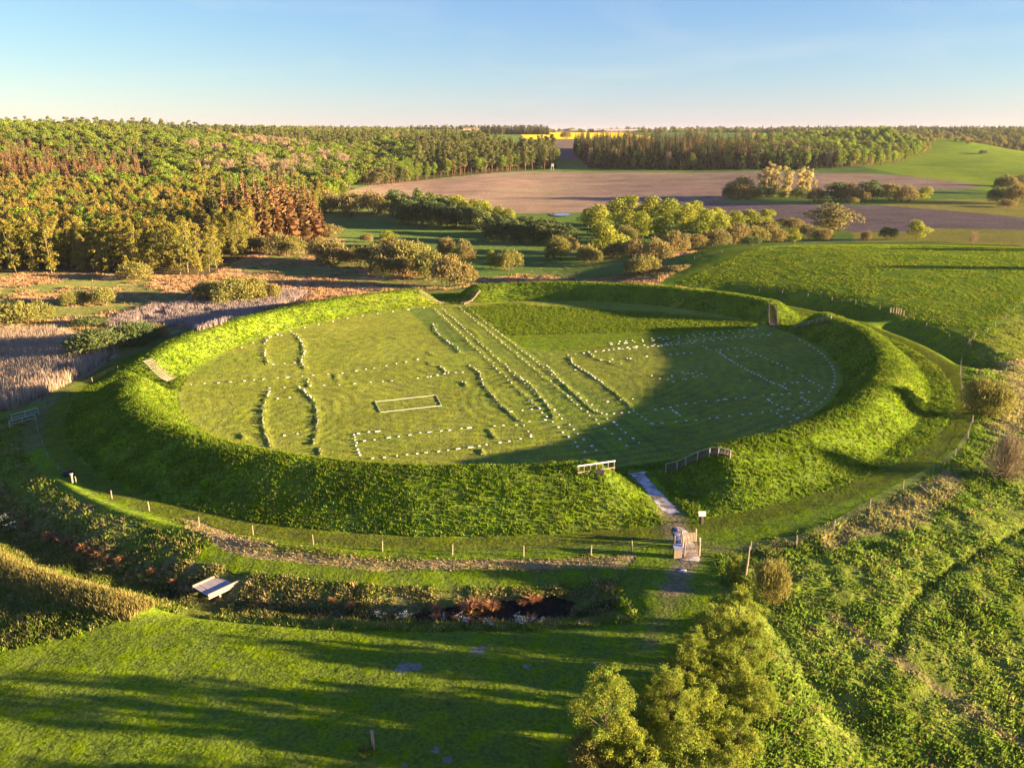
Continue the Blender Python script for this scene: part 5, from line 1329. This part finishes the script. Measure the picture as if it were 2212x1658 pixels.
# ------------------------------------------------------------------ white marker blocks of the old houses
CONC = plain_mat("white_concrete", (.62, .61, .58), .8, var=.08)
rgb = np.random.default_rng(8)
def block_mesh(i):
    mb = MB(); a, b, c = (.20, .15, .08); n = 8
    j = lambda: rgb.uniform(.9, 1.1)
    V = [(-a*j(), -b*j(), -.12), (a*j(), -b*j(), -.12), (a*j(), b*j(), -.12), (-a*j(), b*j(), -.12), (-a*j(), -b*j(), c), (a*j(), -b*j(), c), (a*j(), b*j(), c), (-a*j(), b*j(), c)]
    t = .88; V += [(x * t, y * t, c + .035) for x, y, _ in V[4:8]]
    F = [(0,1,5,4),(1,2,6,5),(2,3,7,6),(3,0,4,7),(4,5,9,8),(5,6,10,9),(6,7,11,10),(7,4,8,11),(8,9,10,11)]
    me = bpy.data.meshes.new("marker_block"); me.from_pydata(V, [], F); me.materials.append(CONC); me.update(); return me
BM = [block_mesh(i) for i in range(5)]
LICHEN = plain_mat("lichen_stone", (.27, .27, .15), .9, var=.25, scale=5)
TBM = []
for m_ in BM:
    q_ = m_.copy(); q_.materials[0] = LICHEN; TBM.append(q_)
blocks = []
def along(P, sp):
    out = []; carry = rgb.uniform(0, .5) * sp
    for a, b in zip(P[:-1], P[1:]):
        L = np.hypot(*(b - a)); d = carry
        while d < L:
            out.append((a + (b - a) * d / L, math.atan2(b[1] - a[1], b[0] - a[0]))); d += sp * rgb.uniform(.7, 1.3)
        carry = d - L
    return out
for P, (nm, turf, sp, L) in zip(wall_pts, WALLS):
    if sp is None: continue
    for p, a in along(P, sp):
        if rgb.uniform() < (.75 if turf else .93): blocks.append((p + rgb.normal(0, .1 if turf else .06, 2), a, nm, turf))
for off, a, b, b2 in STREET:
    for p, an in along([b + (a - b) * .06, b2], 2.2): blocks.append((p + rgb.normal(0, .14, 2), an, "the axial street in front of the front gate", 0))
    for p, an in along([a, b], 2.6): blocks.append((p + rgb.normal(0, .14, 2), an, "the axial street towards the far gate", 1))
for off in (-2.6, -1.1, 2.3, 3.9):
    a = C0 + xaxis * 22 + xaxis_n * off; b = C0 + xaxis * 57 + xaxis_n * off
    for p, an in along([a, b], 1.9): blocks.append((p + rgb.normal(0, .1, 2), an, "the right street leading to the right gate", 0))
for p0, p1, sp in ((-62, 8, 2.3),):
    for t in np.arange(p0, p1, math.degrees(sp / 59.3)):
        q = math.radians(t); blocks.append((C0 + 59.3 * np.array([math.cos(q), math.sin(q)]), q + 1.57, "the foot of the right rampart", 0))
for t in np.arange(112, 168, math.degrees(4.2 / 59.0)):
    q = math.radians(t); blocks.append((C0 + 59.0 * np.array([math.cos(q), math.sin(q)]), q + 1.57, "the foot of the back left rampart", 0))
for p in at(PITS): blocks.append((p[:2], rgb.uniform(0, 3), "the scattered post holes in the shaded right quarter", 0))
blocks.sort(key=lambda b: float(np.hypot(*b[0])))
print("blocks", len(blocks))
rest_v = []; rest_f = []
for i, (p, a, nm, tf) in enumerate(blocks):
    z = Z(p[0], p[1]); s = rgb.uniform(.65, 1.15) * (.72 if tf else .92); long_ = rgb.uniform() < .12
    sc = (s * (2.0 if long_ else 1.0), s, 1)
    if i < 298:
        o = link("marker_block", (TBM if tf else BM)[i % 5]); o.location = (p[0], p[1], z - .02); o.rotation_euler = (rgb.normal(0, .05), rgb.normal(0, .05), a + rgb.normal(0, .15)); o.scale = sc
        tag(o, ("weathered block on the turf wall of " if tf else "white block marking ") + nm, "marker block", ("turf wall blocks of " if tf else "white blocks marking ") + nm)
    else:
        me = BM[i % 5]; R = Matrix.Rotation(a + rgb.normal(0, .15), 3, 'Z'); n0 = len(rest_v)
        for v in me.vertices:
            q = R @ Vector((v.co.x * sc[0], v.co.y * sc[1], v.co.z)); rest_v.append((q.x + p[0], q.y + p[1], q.z + z - .02))
        for f in me.polygons: rest_f.append(tuple(n0 + k for k in f.vertices))
me = bpy.data.meshes.new("marker_blocks_far"); me.from_pydata(rest_v, [], rest_f); me.materials.append(CONC); me.update()
tag(link("far_block_rows", me), "the many tiny white blocks in the back half of the ring", kind="stuff")

# white timber outline of one small house in the grass
WHITE = plain_mat("white_timber", (.58, .57, .53), .7, var=.06)
fr = at(c5([(220, 875), (615, 832), (650, 900), (255, 943)]))
root = empty("timber_outline", tuple(fr[0]), 0, "white rectangle of thin timbers laid in the grass of the left half", "timber frame")
for a, b in zip(fr, np.roll(fr, -1, 0)):
    n = 6
    mb = MB()
    for k in range(n):
        q0 = a + (b - a) * k / n; q1 = a + (b - a) * (k + 1) / n; q0[2] = Z(*q0[:2]) + .05; q1[2] = Z(*q1[:2]) + .05
        mb.bar(q0 - fr[0], q1 - fr[0], .06, .06)
    mb.build("beam", WHITE, root)

# ------------------------------------------------------------------ wood
PALE = wood_mat("weathered_wood", (.24, .19, .13), (.36, .29, .20), 5, .85)
GREYW = wood_mat("grey_wood", (.30, .27, .245), (.42, .385, .355), 4, .85, (1, 6, 1))
DARKW = wood_mat("dark_and_shaded_wood", (.09, .07, .05), (.16, .12, .085), 5, .9)  # dark wood; also carries the shade on the front gate stairs
POSTW = wood_mat("post_wood", (.22, .175, .12), (.34, .28, .20), 5, .9)
WIRE = plain_mat("wire", (.16, .155, .14), .6, .3)
STEEL = plain_mat("galvanised_steel", (.50, .52, .53), .4, .7)

# footbridge over the moat
bq = at([(405, 1291), (466, 1297), (534, 1237), (487, 1228)])
zl = max(bq[0, 2], bq[1, 2]); zr = max(bq[2, 2], bq[3, 2])
d_ = ((bq[2] + bq[3]) - (bq[0] + bq[1])) / 2; L_ = float(np.hypot(d_[0], d_[1])); az = math.atan2(d_[1], d_[0])
mid = bq.mean(0); zb = (zl + zr) / 2 + .12
root = empty("footbridge", (mid[0], mid[1], zb), az, "pale plank footbridge with low kerb rails crossing the wet ditch", "footbridge")
W_ = 2.7; npl = 13
for k in range(npl):
    w = L_ / npl; x = -L_ / 2 + w * (k + .5)
    MB().box((x, rgb.normal(0, .02), rgb.normal(0, .004)), (w - .022, W_ + .25 + rgb.uniform(-.1, .1), .06)).build("plank", GREYW, root)
for s in (-1, 1):
    MB().box((0, s * (W_ / 2 - .03), .13), (L_ + .1, .16, .17)).build("kerb_rail", PALE, root)
    MB().box((0, s * (W_ / 2 + .07), -.14), (L_ + .15, .16, .2)).build("beam", PALE, root)
for x, s in ((.2 * L_, -1), (.2 * L_, 1), (-.2 * L_, -1), (-.2 * L_, 1)):
    MB().box((x, s * (W_ / 2 - .05), -1.05), (.16, .16, 1.65)).build("leg", PALE, root)

# fences
def fence(name, uv, label, hgt=1.15, wires=(.45, .8, 1.05), lean=.05, mat=None, extra=None, net=False):
    P = at(uv); b = P[0]; root = empty(name, tuple(b), 0, label, "fence")
    tops = []
    for p in P:
        lx, ly = rgb.normal(0, lean), rgb.normal(0, lean); h = hgt * rgb.uniform(.92, 1.08)
        q = p - b
        MB().tube([(q[0], q[1], q[2] - .4), (q[0] + lx * .5, q[1] + ly * .5, q[2] + h * .5), (q[0] + lx, q[1] + ly, q[2] + h)], [.07, .065, .058], 7).build("post", mat or POSTW, root)
        tops.append((q, lx, ly, h))
    for wz in wires:
        mb = MB()
        for (q0, a0, b0, h0), (q1, a1, b1, h1) in zip(tops[:-1], tops[1:]):
            f = wz / hgt; s = Vector((q0[0] + a0 * f, q0[1] + b0 * f, q0[2] + h0 * f)); e = Vector((q1[0] + a1 * f, q1[1] + b1 * f, q1[2] + h1 * f))
            pts = []
            for t in (0, .33, .67, 1):
                w = s.lerp(e, t); g = Z(w.x + b[0], w.y + b[1]) - b[2]
                w.z = max(w.z - .12 * t * (1 - t), g + wz * .7); pts.append(w)
            mb.tube(pts, .006, 4, False)
        mb.build("wire", WIRE, root)
    return root
fence("wire_fence", [(165,1045),(242,1077),(323,1103),(430,1135),(547,1155),(677,1176),(826,1190),(977,1198),(1131,1201),(1276,1199),(1365,1191),(1456,1178)], "wire fence on pale round posts along the front of the ring, above the wet ditch")
fence("wire_fence", [(1512,1182),(1620,1188),(1720,1178),(1801,1143),(1878,1098),(1950,1058),(2015,1019),(2063,985),(2091,947),(2101,912),(2083,878),(2076,845),(2073,809),(2076,773),(2092,745),(2105,731)], "wire fence on pale posts curving along the berm right of the ring", wires=(.25, .5, .75, 1.0))
fence("wire_fence", [(2105,731),(2133,719),(2150,706),(2172,690),(2190,674),(2211,656),(2240,632)], "wire fence climbing along the right edge of the domed pasture")
fence("wire_fence", [(1640,632),(1690,636),(1745,642),(1797,649),(1848,658),(1900,669),(1923,677)], "low wire fence above the dry ditch, left of the row of six posts", hgt=1.0)
fence("wire_fence", [(1952,683),(2000,706),(2050,731),(2095,752)], "low wire fence above the dry ditch, right of the row of six posts", hgt=1.0)
fence("wire_fence", [(165,1045),(127,1015),(104,990),(92,960),(82,930),(77,905),(79,890)], "wire fence on the shaded berm left of the ring, up to the metal hurdles", hgt=1.0)
fence("wire_fence", [(99,882),(114,873),(147,856),(200,826),(255,800)], "wire fence beyond the metal hurdles at the foot of the left rampart", hgt=1.0)
fence("wire_fence", [(1500,560),(1560,546),(1640,540),(1740,530),(1850,523),(1960,521),(2060,524),(2160,529),(2230,534)], "distant wire fence on dark posts along the crest of the domed pasture", hgt=1.1, mat=DARKW)
P = at([(1923,676),(1929,677),(1935,678),(1940,679),(1945,680),(1951,682)])
root = empty("post_row", tuple(P[0]), 0, "row of six short pale posts closing the causeway into the pasture", "posts")
for p in P:
    q = p - P[0]; MB().tube([(q[0], q[1], q[2] - .3), (q[0], q[1], q[2] + 1.35 * rgb.uniform(.9, 1.1))], [.12, .11], 7).build("post", POSTW, root)
# white capped corner post at the front left
p = at([(163, 1044)])[0]
root = empty("corner_post", tuple(p + [-.25, -.15, 0]), 0, "thick white-topped corner post at the front left bend of the fence", "post")
MB().tube([(0, 0, -.3), (0, 0, 1.35)], [.15, .14], 8).build("shaft", POSTW, root); MB().box((0, 0, 1.39), (.3, .3, .08)).build("cap", WHITE, root)
p = at([(148, 1027)])[0]
root = empty("water_trough", tuple(p), .9, "dark low trough on the grass beside the front left fence corner", "trough")
mb = MB().box((0, 0, .06), (1.3, .7, .12))
for s in (-1, 1): mb.box((0, s * .31, .31), (1.3, .08, .38)); mb.box((s * .61, 0, .31), (.08, .54, .38))
mb.build("tub", plain_mat("black_plastic", (.025, .025, .028), .5), root)

# tubular metal hurdles at the left
def hurdle(a, b, label, mids=(.5,)):
    A, B = at([a, b]); root = empty("metal_hurdle", tuple(A), 0, label, "hurdle"); d = B - A; h = 1.05
    q = lambda t, z: (d[0] * t, d[1] * t, (d[2]) * t + z)
    MB().tube([q(0, -.2), q(0, h - .12), q(.02, h), q(.98, h), q(1, h - .12), q(1, -.2)], .055, 8).build("frame", STEEL, root)
    MB().tube([q(0, .5), q(1, .5)], .03, 6).build("rail", STEEL, root)
    for m in mids: MB().tube([q(m, 0), q(m, h)], .03, 6).build("upright", STEEL, root)
    for t in (0, 1):
        n = np.array([-d[1], d[0]]) / np.hypot(d[0], d[1]) * .35
        MB().bar((d[0] * t - n[0], d[1] * t - n[1], d[2] * t + .03), (d[0] * t + n[0], d[1] * t + n[1], d[2] * t + .03), .06, .05).build("foot", STEEL, root)
hurdle((26, 909), (84, 894), "galvanised metal hurdle left of the ring, farther of two"); hurdle((21, 923), (78, 908), "galvanised metal hurdle left of the ring, nearer of two")

# stairs with low handrails
def stairs(top, bot, label, n=18, width=1.5, mat=PALE, rail=None, rail_h=.95, railmat=None, posts=5):
    A, B = at([top, bot]); A = A.copy(); B = B.copy()
    d = A - B; az = math.atan2(d[1], d[0]); L = math.hypot(d[0], d[1])
    root = empty("wooden_stairs", tuple(B), az, label, "stairs")
    zl = lambda t, off=0.0: float(Z(B[0] + d[0] * t - math.sin(az) * off, B[1] + d[1] * t + math.cos(az) * off)) - B[2]
    prof = [max(zl(i / n), zl(i / n, width / 2), zl(i / n, -width / 2)) for i in range(n + 1)]
    for i in range(n):
        t = (i + .5) / n; z = prof[i] * .5 + prof[i + 1] * .5 + .10
        MB().box((L * t, 0, z + rgb.normal(0, .006)), (L / n * .5, width, .08)).build("step", mat, root)
    for s in (-1, 1):
        mb = MB()
        for i in range(n): mb.bar((L * i / n, s * (width / 2 + .06), prof[i] + .10), (L * (i + 1) / n, s * (width / 2 + .06), prof[i + 1] + .10), .09, .22)
        mb.build("stringer", mat, root)
    for s in (rail or ()):
        mb = MB(); hr = None
        k = [int(round(j * n / (posts - 1))) for j in range(posts)]
        rl = MB()
        for i0, i1 in zip(k[:-1], k[1:]): rl.bar((L * i0 / n, s * (width / 2 + .17), prof[i0] + rail_h), (L * i1 / n, s * (width / 2 + .17), prof[i1] + rail_h), .09, .09)
        hr = rl.build("handrail", railmat or mat, root)
        for i in k: MB().box((L * i / n, s * (width / 2 + .17), prof[i] + rail_h / 2 - .1), (.1, .1, rail_h + .28)).build("post", railmat or mat, hr)
    return root
stairs((318, 788), (370, 822), "pale wooden stairs up the left rampart beside the left gate", 17, 2.0, PALE)
stairs((905, 631), (960, 655), "wooden stairs up the left side of the far gate", 16, 1.3, PALE)
stairs((1032, 630), (998, 657), "dark wooden stairs with a pale edge up the right side of the far gate", 16, 1.3, DARKW, rail=(-1,), rail_h=.35, railmat=PALE, posts=3)
stairs((1670, 658), (1672, 706), "dark steep wooden stairs with handrails up the rampart left of the right gate", 20, 1.5, DARKW, rail=(-1, 1), rail_h=.8, railmat=PALE, posts=4)
stairs((1790, 697), (1712, 714), "weathered stairs with a post rail up the rampart right of the right gate", 18, 1.0, DARKW, rail=(1,), posts=6, railmat=GREYW)
stairs((1580, 986), (1442, 1014), "stairs with a handrail on the inner rampart side right of the front gate", 22, 1.1, DARKW, rail=(-1,), posts=7, railmat=GREYW)  # shade on these steps put into the colour by the dark wood
# guard rail at the head of the steps on the front rampart
A, B = at([(1249, 1023), (1326, 1024)]); B[1] = max(B[1], A[1] + .4) if B[1] > A[1] + 3 else B[1]
root = empty("guard_rail", tuple(A), 0, "pale horizontal post and rail guard on top of the front rampart left of the gate", "railing")
top = 1.05
for k in range(7):
    q = A + (B - A) * k / 6; g = Z(q[0], q[1]) - A[2]
    MB().box((q[0] - A[0], q[1] - A[1], (min(g, .1) - .3 + top) / 2), (.1, .1, top - min(g, .1) + .3)).build("post", PALE, root)
MB().bar((-.1, -.07, top - .08), (B[0] - A[0] + .1, B[1] - A[1] - .07, top - .08), .06, .14).build("rail", WHITE, root)
MB().bar((-.1, -.07, .16), (B[0] - A[0] + .1, B[1] - A[1] - .07, .16), .06, .12).build("rail", PALE, root)
# small board on two legs beside that handrail
p = at([(1296, 1034)])[0]
root = empty("lectern_sign", tuple(p), -.3, "dark slanted information board on two legs on top of the front rampart", "sign")
for s in (-.35, .35): MB().box((s, 0, .35), (.08, .08, .95)).build("leg", DARKW, root)
MB().box((0, 0, .85), (1.0, .6, .05), Matrix.Rotation(.5, 3, 'X')).build("board", DARKW, root)

# information board beside the path
p = at([(1515, 1131)])[0]
root = empty("information_sign", tuple(p), 0, "white information board on a dark post at the foot of the right rampart", "sign")
MB().box((0, 0, .45), (.09, .09, 1.3)).build("post", DARKW, root); MB().box((.0, .06, .45), (.5, .05, .9)).build("back_panel", DARKW, root)
bd = MB().box((0, -.07, 1.22), (.78, .05, .56), Matrix.Rotation(-.45, 3, 'X')).build("board", WHITE, root)
MB().box((-.02, -.106, 1.16), (.55, .012, .03), Matrix.Rotation(-.45, 3, 'X')).build("text_line", DARKW, bd)
# post box with a metal lid by the gate
p = at([(1463, 1203)])[0]
root = empty("leaflet_box", tuple(p), .05, "slatted wooden box with a grey metal lid left of the picket gates", "box")
for k in range(5): MB().box((-.32 + .16 * k, -.24, .55), (.15, .04, 1.1)).build("slat", PALE, root)
MB().box((0, .02, .55), (.76, .46, 1.08)).build("body", DARKW, root); MB().box((0, -.04, 1.16), (.9, .74, .06), Matrix.Rotation(.35, 3, 'X')).build("lid", STEEL, root)

# two picket gates with end posts
def picket(a, b, label, n, h=1.15, lean=0.0):
    A, B = at([a, b]); d = B - A; L = math.hypot(d[0], d[1]); az = math.atan2(d[1], d[0])
    root = empty("picket_gate", tuple(A), az, label, "gate")
    for k in range(n):
        x = L * (k + .5) / n; hh = h * rgb.uniform(.93, 1.06)
        MB().box((x, -.06, hh / 2 + .08), (L / n * .55, .05, hh), None).build("picket", POSTW, root)
    for z in (.38, .92): MB().box((L / 2, 0, z), (L, .05, .1)).build("rail", DARKW, root)
    for x in (-.12, L + .12): MB().tube([(x, 0, -.4), (x + rgb.normal(0, .03), 0, h + .35)], [.11, .10], 7).build("post", POSTW, root)
    return root
picket((1481, 1202), (1507, 1201), "nearer picket gate of upright pale stakes across the gravel path", 9, 1.25)
picket((1474, 1173), (1500, 1169), "farther, partly hidden picket gate of upright pale stakes across the gravel path", 8, 1.1)
for u, v, lab in ((1473, 1182, "leaning pale post at the left of the picket gates"), (1508, 1187, "pale post at the right of the picket gates")):
    p = at([(u, v)])[0]; o = MB().tube([(0, 0, -.3), (.08, 0, .7), (.05, .05, 1.4)], [.12, .11, .09], 7).build("gate_post", POSTW, None, tuple(p)); tag(o, lab, "post")
p = at([(1610, 1240)])[0]; o = MB().tube([(0, 0, -.3), (.12, 0, 1.4), (.2, .1, 2.9)], [.12, .10, .06], 7).build("leaning_pole", POSTW, None, tuple(p)); tag(o, "tall thin sunlit pole leaning among the scrub right of the gates", "pole")

# old post with a branch stub on the front lawn
p = at([(806, 1618)])[0]
root = empty("old_post", tuple(p), 0, "old wooden post with a forked stub standing on the shaded front lawn", "post")
MB().tube([(0, 0, -.3), (.02, 0, .8), (-.03, .02, 1.55)], [.13, .12, .10], 8).build("shaft", wood_mat("old_post_wood", (.42, .27, .15), (.58, .40, .25), 4, .9), root)
MB().tube([(-.02, .0, 1.2), (.14, .02, 1.42), (.16, .02, 1.52)], [.06, .06, .05], 6).build("stub", PALE, root)
MB().tube([(-.04, 0, .2), (-.22, .02, .8), (-.10, .0, 1.3)], [.05, .05, .04], 6).build("brace", DARKW, root)
put("bush", "hedge", 790, 1640, 46, 24, "small green weed clump at the foot of the old post", "plant")

# hunting hide at the wood's edge
p = at([(1193, 368)])[0]; root = empty("hunting_hide", tuple(p), .2, "pale wooden hunting hide on stilts at the edge of the ploughed field", "hide")
for sx in (-1, 1):
    for sy in (-1, 1): MB().bar((sx * 1.5, sy * 1.2, 0), (sx * .8, sy * .8, 4.0), .22, .22).build("leg", PALE, root)
MB().box((0, 0, 4.9), (2.2, 2.2, 1.9)).build("cabin", GREYW, root); MB().box((0, 0, 6.0), (2.6, 2.6, .25)).build("roof", PALE, root)
MB().box((0, -1.112, 5.1), (1.4, .03, .5)).build("window", DARKW, root); MB().bar((-2.6, -.4, 0), (-1.1, -.2, 3.9), .6, .12).build("ladder", PALE, root)

# farm buildings on the horizon
WALLW = plain_mat("white_wall", (.78, .76, .70), .8); ROOFR = plain_mat("tile_roof", (.30, .17, .12), .8); ROOFG = plain_mat("grey_roof", (.40, .38, .37), .7); GLASS = plain_mat("dark_glass", (.03, .035, .04), .15)
def house(name, x, y, L, W, H, rz, wallm, roofm, label, rise=.5, nwin=6, lift=0.0):
    z = Z(x, y) + lift; root = empty(name, (x, y, z), rz, label, "building")
    MB().box((0, 0, H / 2 - .5), (L, W, H + 1)).build("wall", wallm, root)
    o = W / 2 + .5; r = W * rise * .6; l = L / 2 + .4
    V = [(-l, -o, H), (l, -o, H), (l, 0, H + r), (-l, 0, H + r), (l, o, H), (-l, o, H)]
    me = bpy.data.meshes.new("roof"); me.from_pydata(V, [], [(0, 1, 2, 3), (3, 2, 4, 5), (0, 3, 5), (1, 4, 2), (0, 5, 4, 1)]); me.materials.append(roofm); me.update(); rf = link("roof", me, root)
    MB().box((L * .2, .6, H + r + .3), (.9, .9, 1.6)).build("chimney", wallm, rf)
    for k in range(nwin): MB().box((-L / 2 + L * (k + .5) / nwin, -W / 2 - .03, H * .55), (L / nwin * .4, .06, H * .35)).build("window", GLASS, root)
    return root
def world_at(u, y): return (u - U0) / FPX * (y * cp_ + CAM_Z * sp_ * 0.1)
house("farmhouse", world_at(1018, 1640), 1640, 30, 9, 5.5, .05, WALLW, ROOFR, "white farmhouse among the trees on the horizon left of the yellow field", lift=9)
house("barn", world_at(1330, 2170), 2170, 110, 18, 4.5, .02, ROOFR, ROOFG, "long low barn with a pale roof on the horizon behind the spruces", rise=.35, nwin=10)
house("farm_shed", world_at(1212, 2180), 2180, 30, 14, 4.5, .1, ROOFR, ROOFG, "small grey roofed farm shed on the horizon behind the yellow field", nwin=3)
house("farm_shed", world_at(1240, 2190), 2190, 22, 12, 4, -.1, ROOFR, ROOFG, "smaller dark shed beside the grey roofed shed on the horizon", nwin=3)
for u, lab in ((1156, "small"), ):
    pass
for u, y, h_, w_, key, lab in ((1192, 1500, 9, 9, "olive", "small bush at the front edge of the yellow field"), (1222, 1490, 14, 24, "olive", "wide round dark tree at the right end of the yellow gap"), (1162, 1480, 7, 5, "shade", "little dark tree at the left front of the yellow field")):
    x = world_at(u, y); plant("field_tree", key, 1, (x, y, Z(x, y)), w_ / 7.4, h_ / 5.3, .5, lab, "tree", "trees at the yellow field")

# rust-coloured sedge tussocks and white flowering plants in the moat
SEDGE = tuft_mat("sedge_blades", .3)
def tussock_mesh(seed, n=90, h=.75, w=.55, arch=1.0):
    rg = np.random.default_rng(seed); V = []; F = []
    for k in range(n):
        a = rg.uniform(0, 6.28); L = h * rg.uniform(.6, 1.15); out = w * rg.uniform(.15, 1.1) * arch; r0 = w * .18 * rg.uniform(0, 1)
        d = np.array([math.cos(a), math.sin(a), 0]); s = np.array([-math.sin(a), math.cos(a), 0]) * .022
        p0 = d * r0; p1 = d * (r0 + out * .45) + [0, 0, L * .75]; p2 = d * (r0 + out) + [0, 0, L * rg.uniform(.55, 1.0)]
        o = len(V); V += [p0 - s, p0 + s, p1 + s, p1 - s, p2 + s * .3, p2 - s * .3]; F += [[o, o + 1, o + 2, o + 3], [o + 3, o + 2, o + 4, o + 5]]
    V = np.array(V); c = np.array([.36, .19, .085]) * rg.uniform(.7, 1.3, (n, 1)); c = c.repeat(6, 0)
    return mesh_np("sedge_tussock", V, np.array(F), SEDGE, cols=c)
TM = [tussock_mesh(i) for i in range(5)]
TS = [(945,1322,1.3),(1000,1318,1.5),(1015,1322,1.7),(1040,1318,1.6),(1062,1318,1.5),(1025,1308,1.3),(1130,1308,1.1),(1150,1304,1.4),(1165,1298,1.0),(940,1338,1.0),(985,1342,.9),(1015,1347,1.0),(1040,1347,.9),(1065,1345,.9),(1140,1345,.9),(1150,1340,1.0),(1180,1345,.9),(760,1312,1.0),(752,1318,.9),(718,1300,.8),
      (112,1165,1.5),(125,1172,1.3),(140,1178,1.4),(160,1186,1.2),(178,1192,1.3),(195,1198,1.2),(212,1206,1.3),(232,1213,1.0),(258,1215,1.1),(55,1135,1.2),(100,1158,1.0),(330,1240,1.1),(375,1262,1.0)]
for i, (p, (u, v, s)) in enumerate(zip(at([(a, b) for a, b, _ in TS]), TS)):
    o = link("sedge_tussock", TM[i % 5]); o.location = (p[0], p[1], p[2] - .03); o.scale = (s, s, s * .9); o.rotation_euler = (0, 0, rgb.uniform(0, 6.28))
    left = u < 500
    tag(o, "rust coloured sedge tussock in the shaded left arm of the wet ditch" if left else ("small rust coloured sedge tussock on its own between footbridge and dark water" if u < 800 else "rust coloured sedge tussock at the dark water of the ditch"), "tussock", "sedge tussocks left of the footbridge" if left else ("lone small sedge tussocks" if u < 800 else "sedge tussocks at the dark water"))
WF = plain_mat("white_petals", (.55, .55, .46), .7, var=.05)
def flower_mesh(seed):
    rg = np.random.default_rng(seed); st = []; fl_v = []; fl_f = []; V = []; F = []; C = []
    for k in range(9):
        a = rg.uniform(0, 6.28); r = rg.uniform(.05, .5); h = rg.uniform(.6, 1.15); top = np.array([math.cos(a) * r, math.sin(a) * r, h])
        v, f = tube_np([(top[0] * .2, top[1] * .2, -.05), tuple(top * [.7, .7, .6]), tuple(top)], [.016, .013, .01], 4); F.append(f + sum(map(len, V))); V.append(v)
        for q in range(4):
            c = top + rg.normal(0, 1, 3) * [.09, .09, .03]; n0 = len(fl_v); e = .032
            fl_v += [tuple(c + [-e, -e, 0]), tuple(c + [e, -e, .01]), tuple(c + [e, e, 0]), tuple(c + [-e, e, .01])]; fl_f.append((n0, n0 + 1, n0 + 2, n0 + 3))
    P = np.column_stack([rg.normal(0, .25, 60), rg.normal(0, .25, 60), rg.uniform(.05, .55, 60)]); lv, lf = leaves(P, rg.normal(size=(60, 3)) + [0, 0, 1], .2, rg)
    F.append(lf + sum(map(len, V))); V.append(lv); V = np.concatenate(V); F = np.concatenate(F)
    me1 = mesh_np("stem", V, F, TUFT, cols=np.tile([.10, .15, .03], (len(V), 1)))
    me2 = bpy.data.meshes.new("flower_head"); me2.from_pydata(fl_v, [], fl_f); me2.materials.append(WF); me2.update(); return me1, me2
FM = [flower_mesh(i) for i in range(3)]
FS = [(878,1345,1.3),(865,1348,.9),(822,1341,1.0),(957,1345,.8),(994,1348,1.0),(1000,1356,.9),(1128,1362,1.4),(1118,1346,.9),(1148,1352,.8),(1168,1350,.7),(1048,1352,.7),(1056,1362,.9),(5,1140,1.5),(25,1152,1.2)]
for i, (p, (u, v, s)) in enumerate(zip(at([(a, b) for a, b, _ in FS]), FS)):
    root = empty("flowering_plant", tuple(p), rgb.uniform(0, 6), "white flowering plant on the front left outer bank" if u < 100 else "white flowering plant on the lawn-side bank of the wet ditch", "plant", "white flowers left" if u < 100 else "white flowers along the ditch"); root.scale = (s, s, s)
    a, b = FM[i % 3]; link("stem", a, root); link("flower_head", b, root)

# ------------------------------------------------------------------ thin evening haze
hm, nt, nd, lk = new_mat("haze"); o_ = N(nd, "ShaderNodeOutputMaterial"); v_ = N(nd, "ShaderNodeVolumePrincipled")
v_.inputs["Color"].default_value = (.86, .90, .97, 1); v_.inputs["Density"].default_value = 0.00003; v_.inputs["Anisotropy"].default_value = 0.25
lk.new(v_.outputs[0], o_.inputs["Volume"])
lowest = min(v.co.z for v in ground.data.vertices)
hz = MB().box((0, 0, (64 + lowest - 1) / 2), (24400, 24400, 64 - lowest + 1)).build("haze", hm); tag(hz, "thin pale evening haze over the land", kind="stuff")
lap('p5')
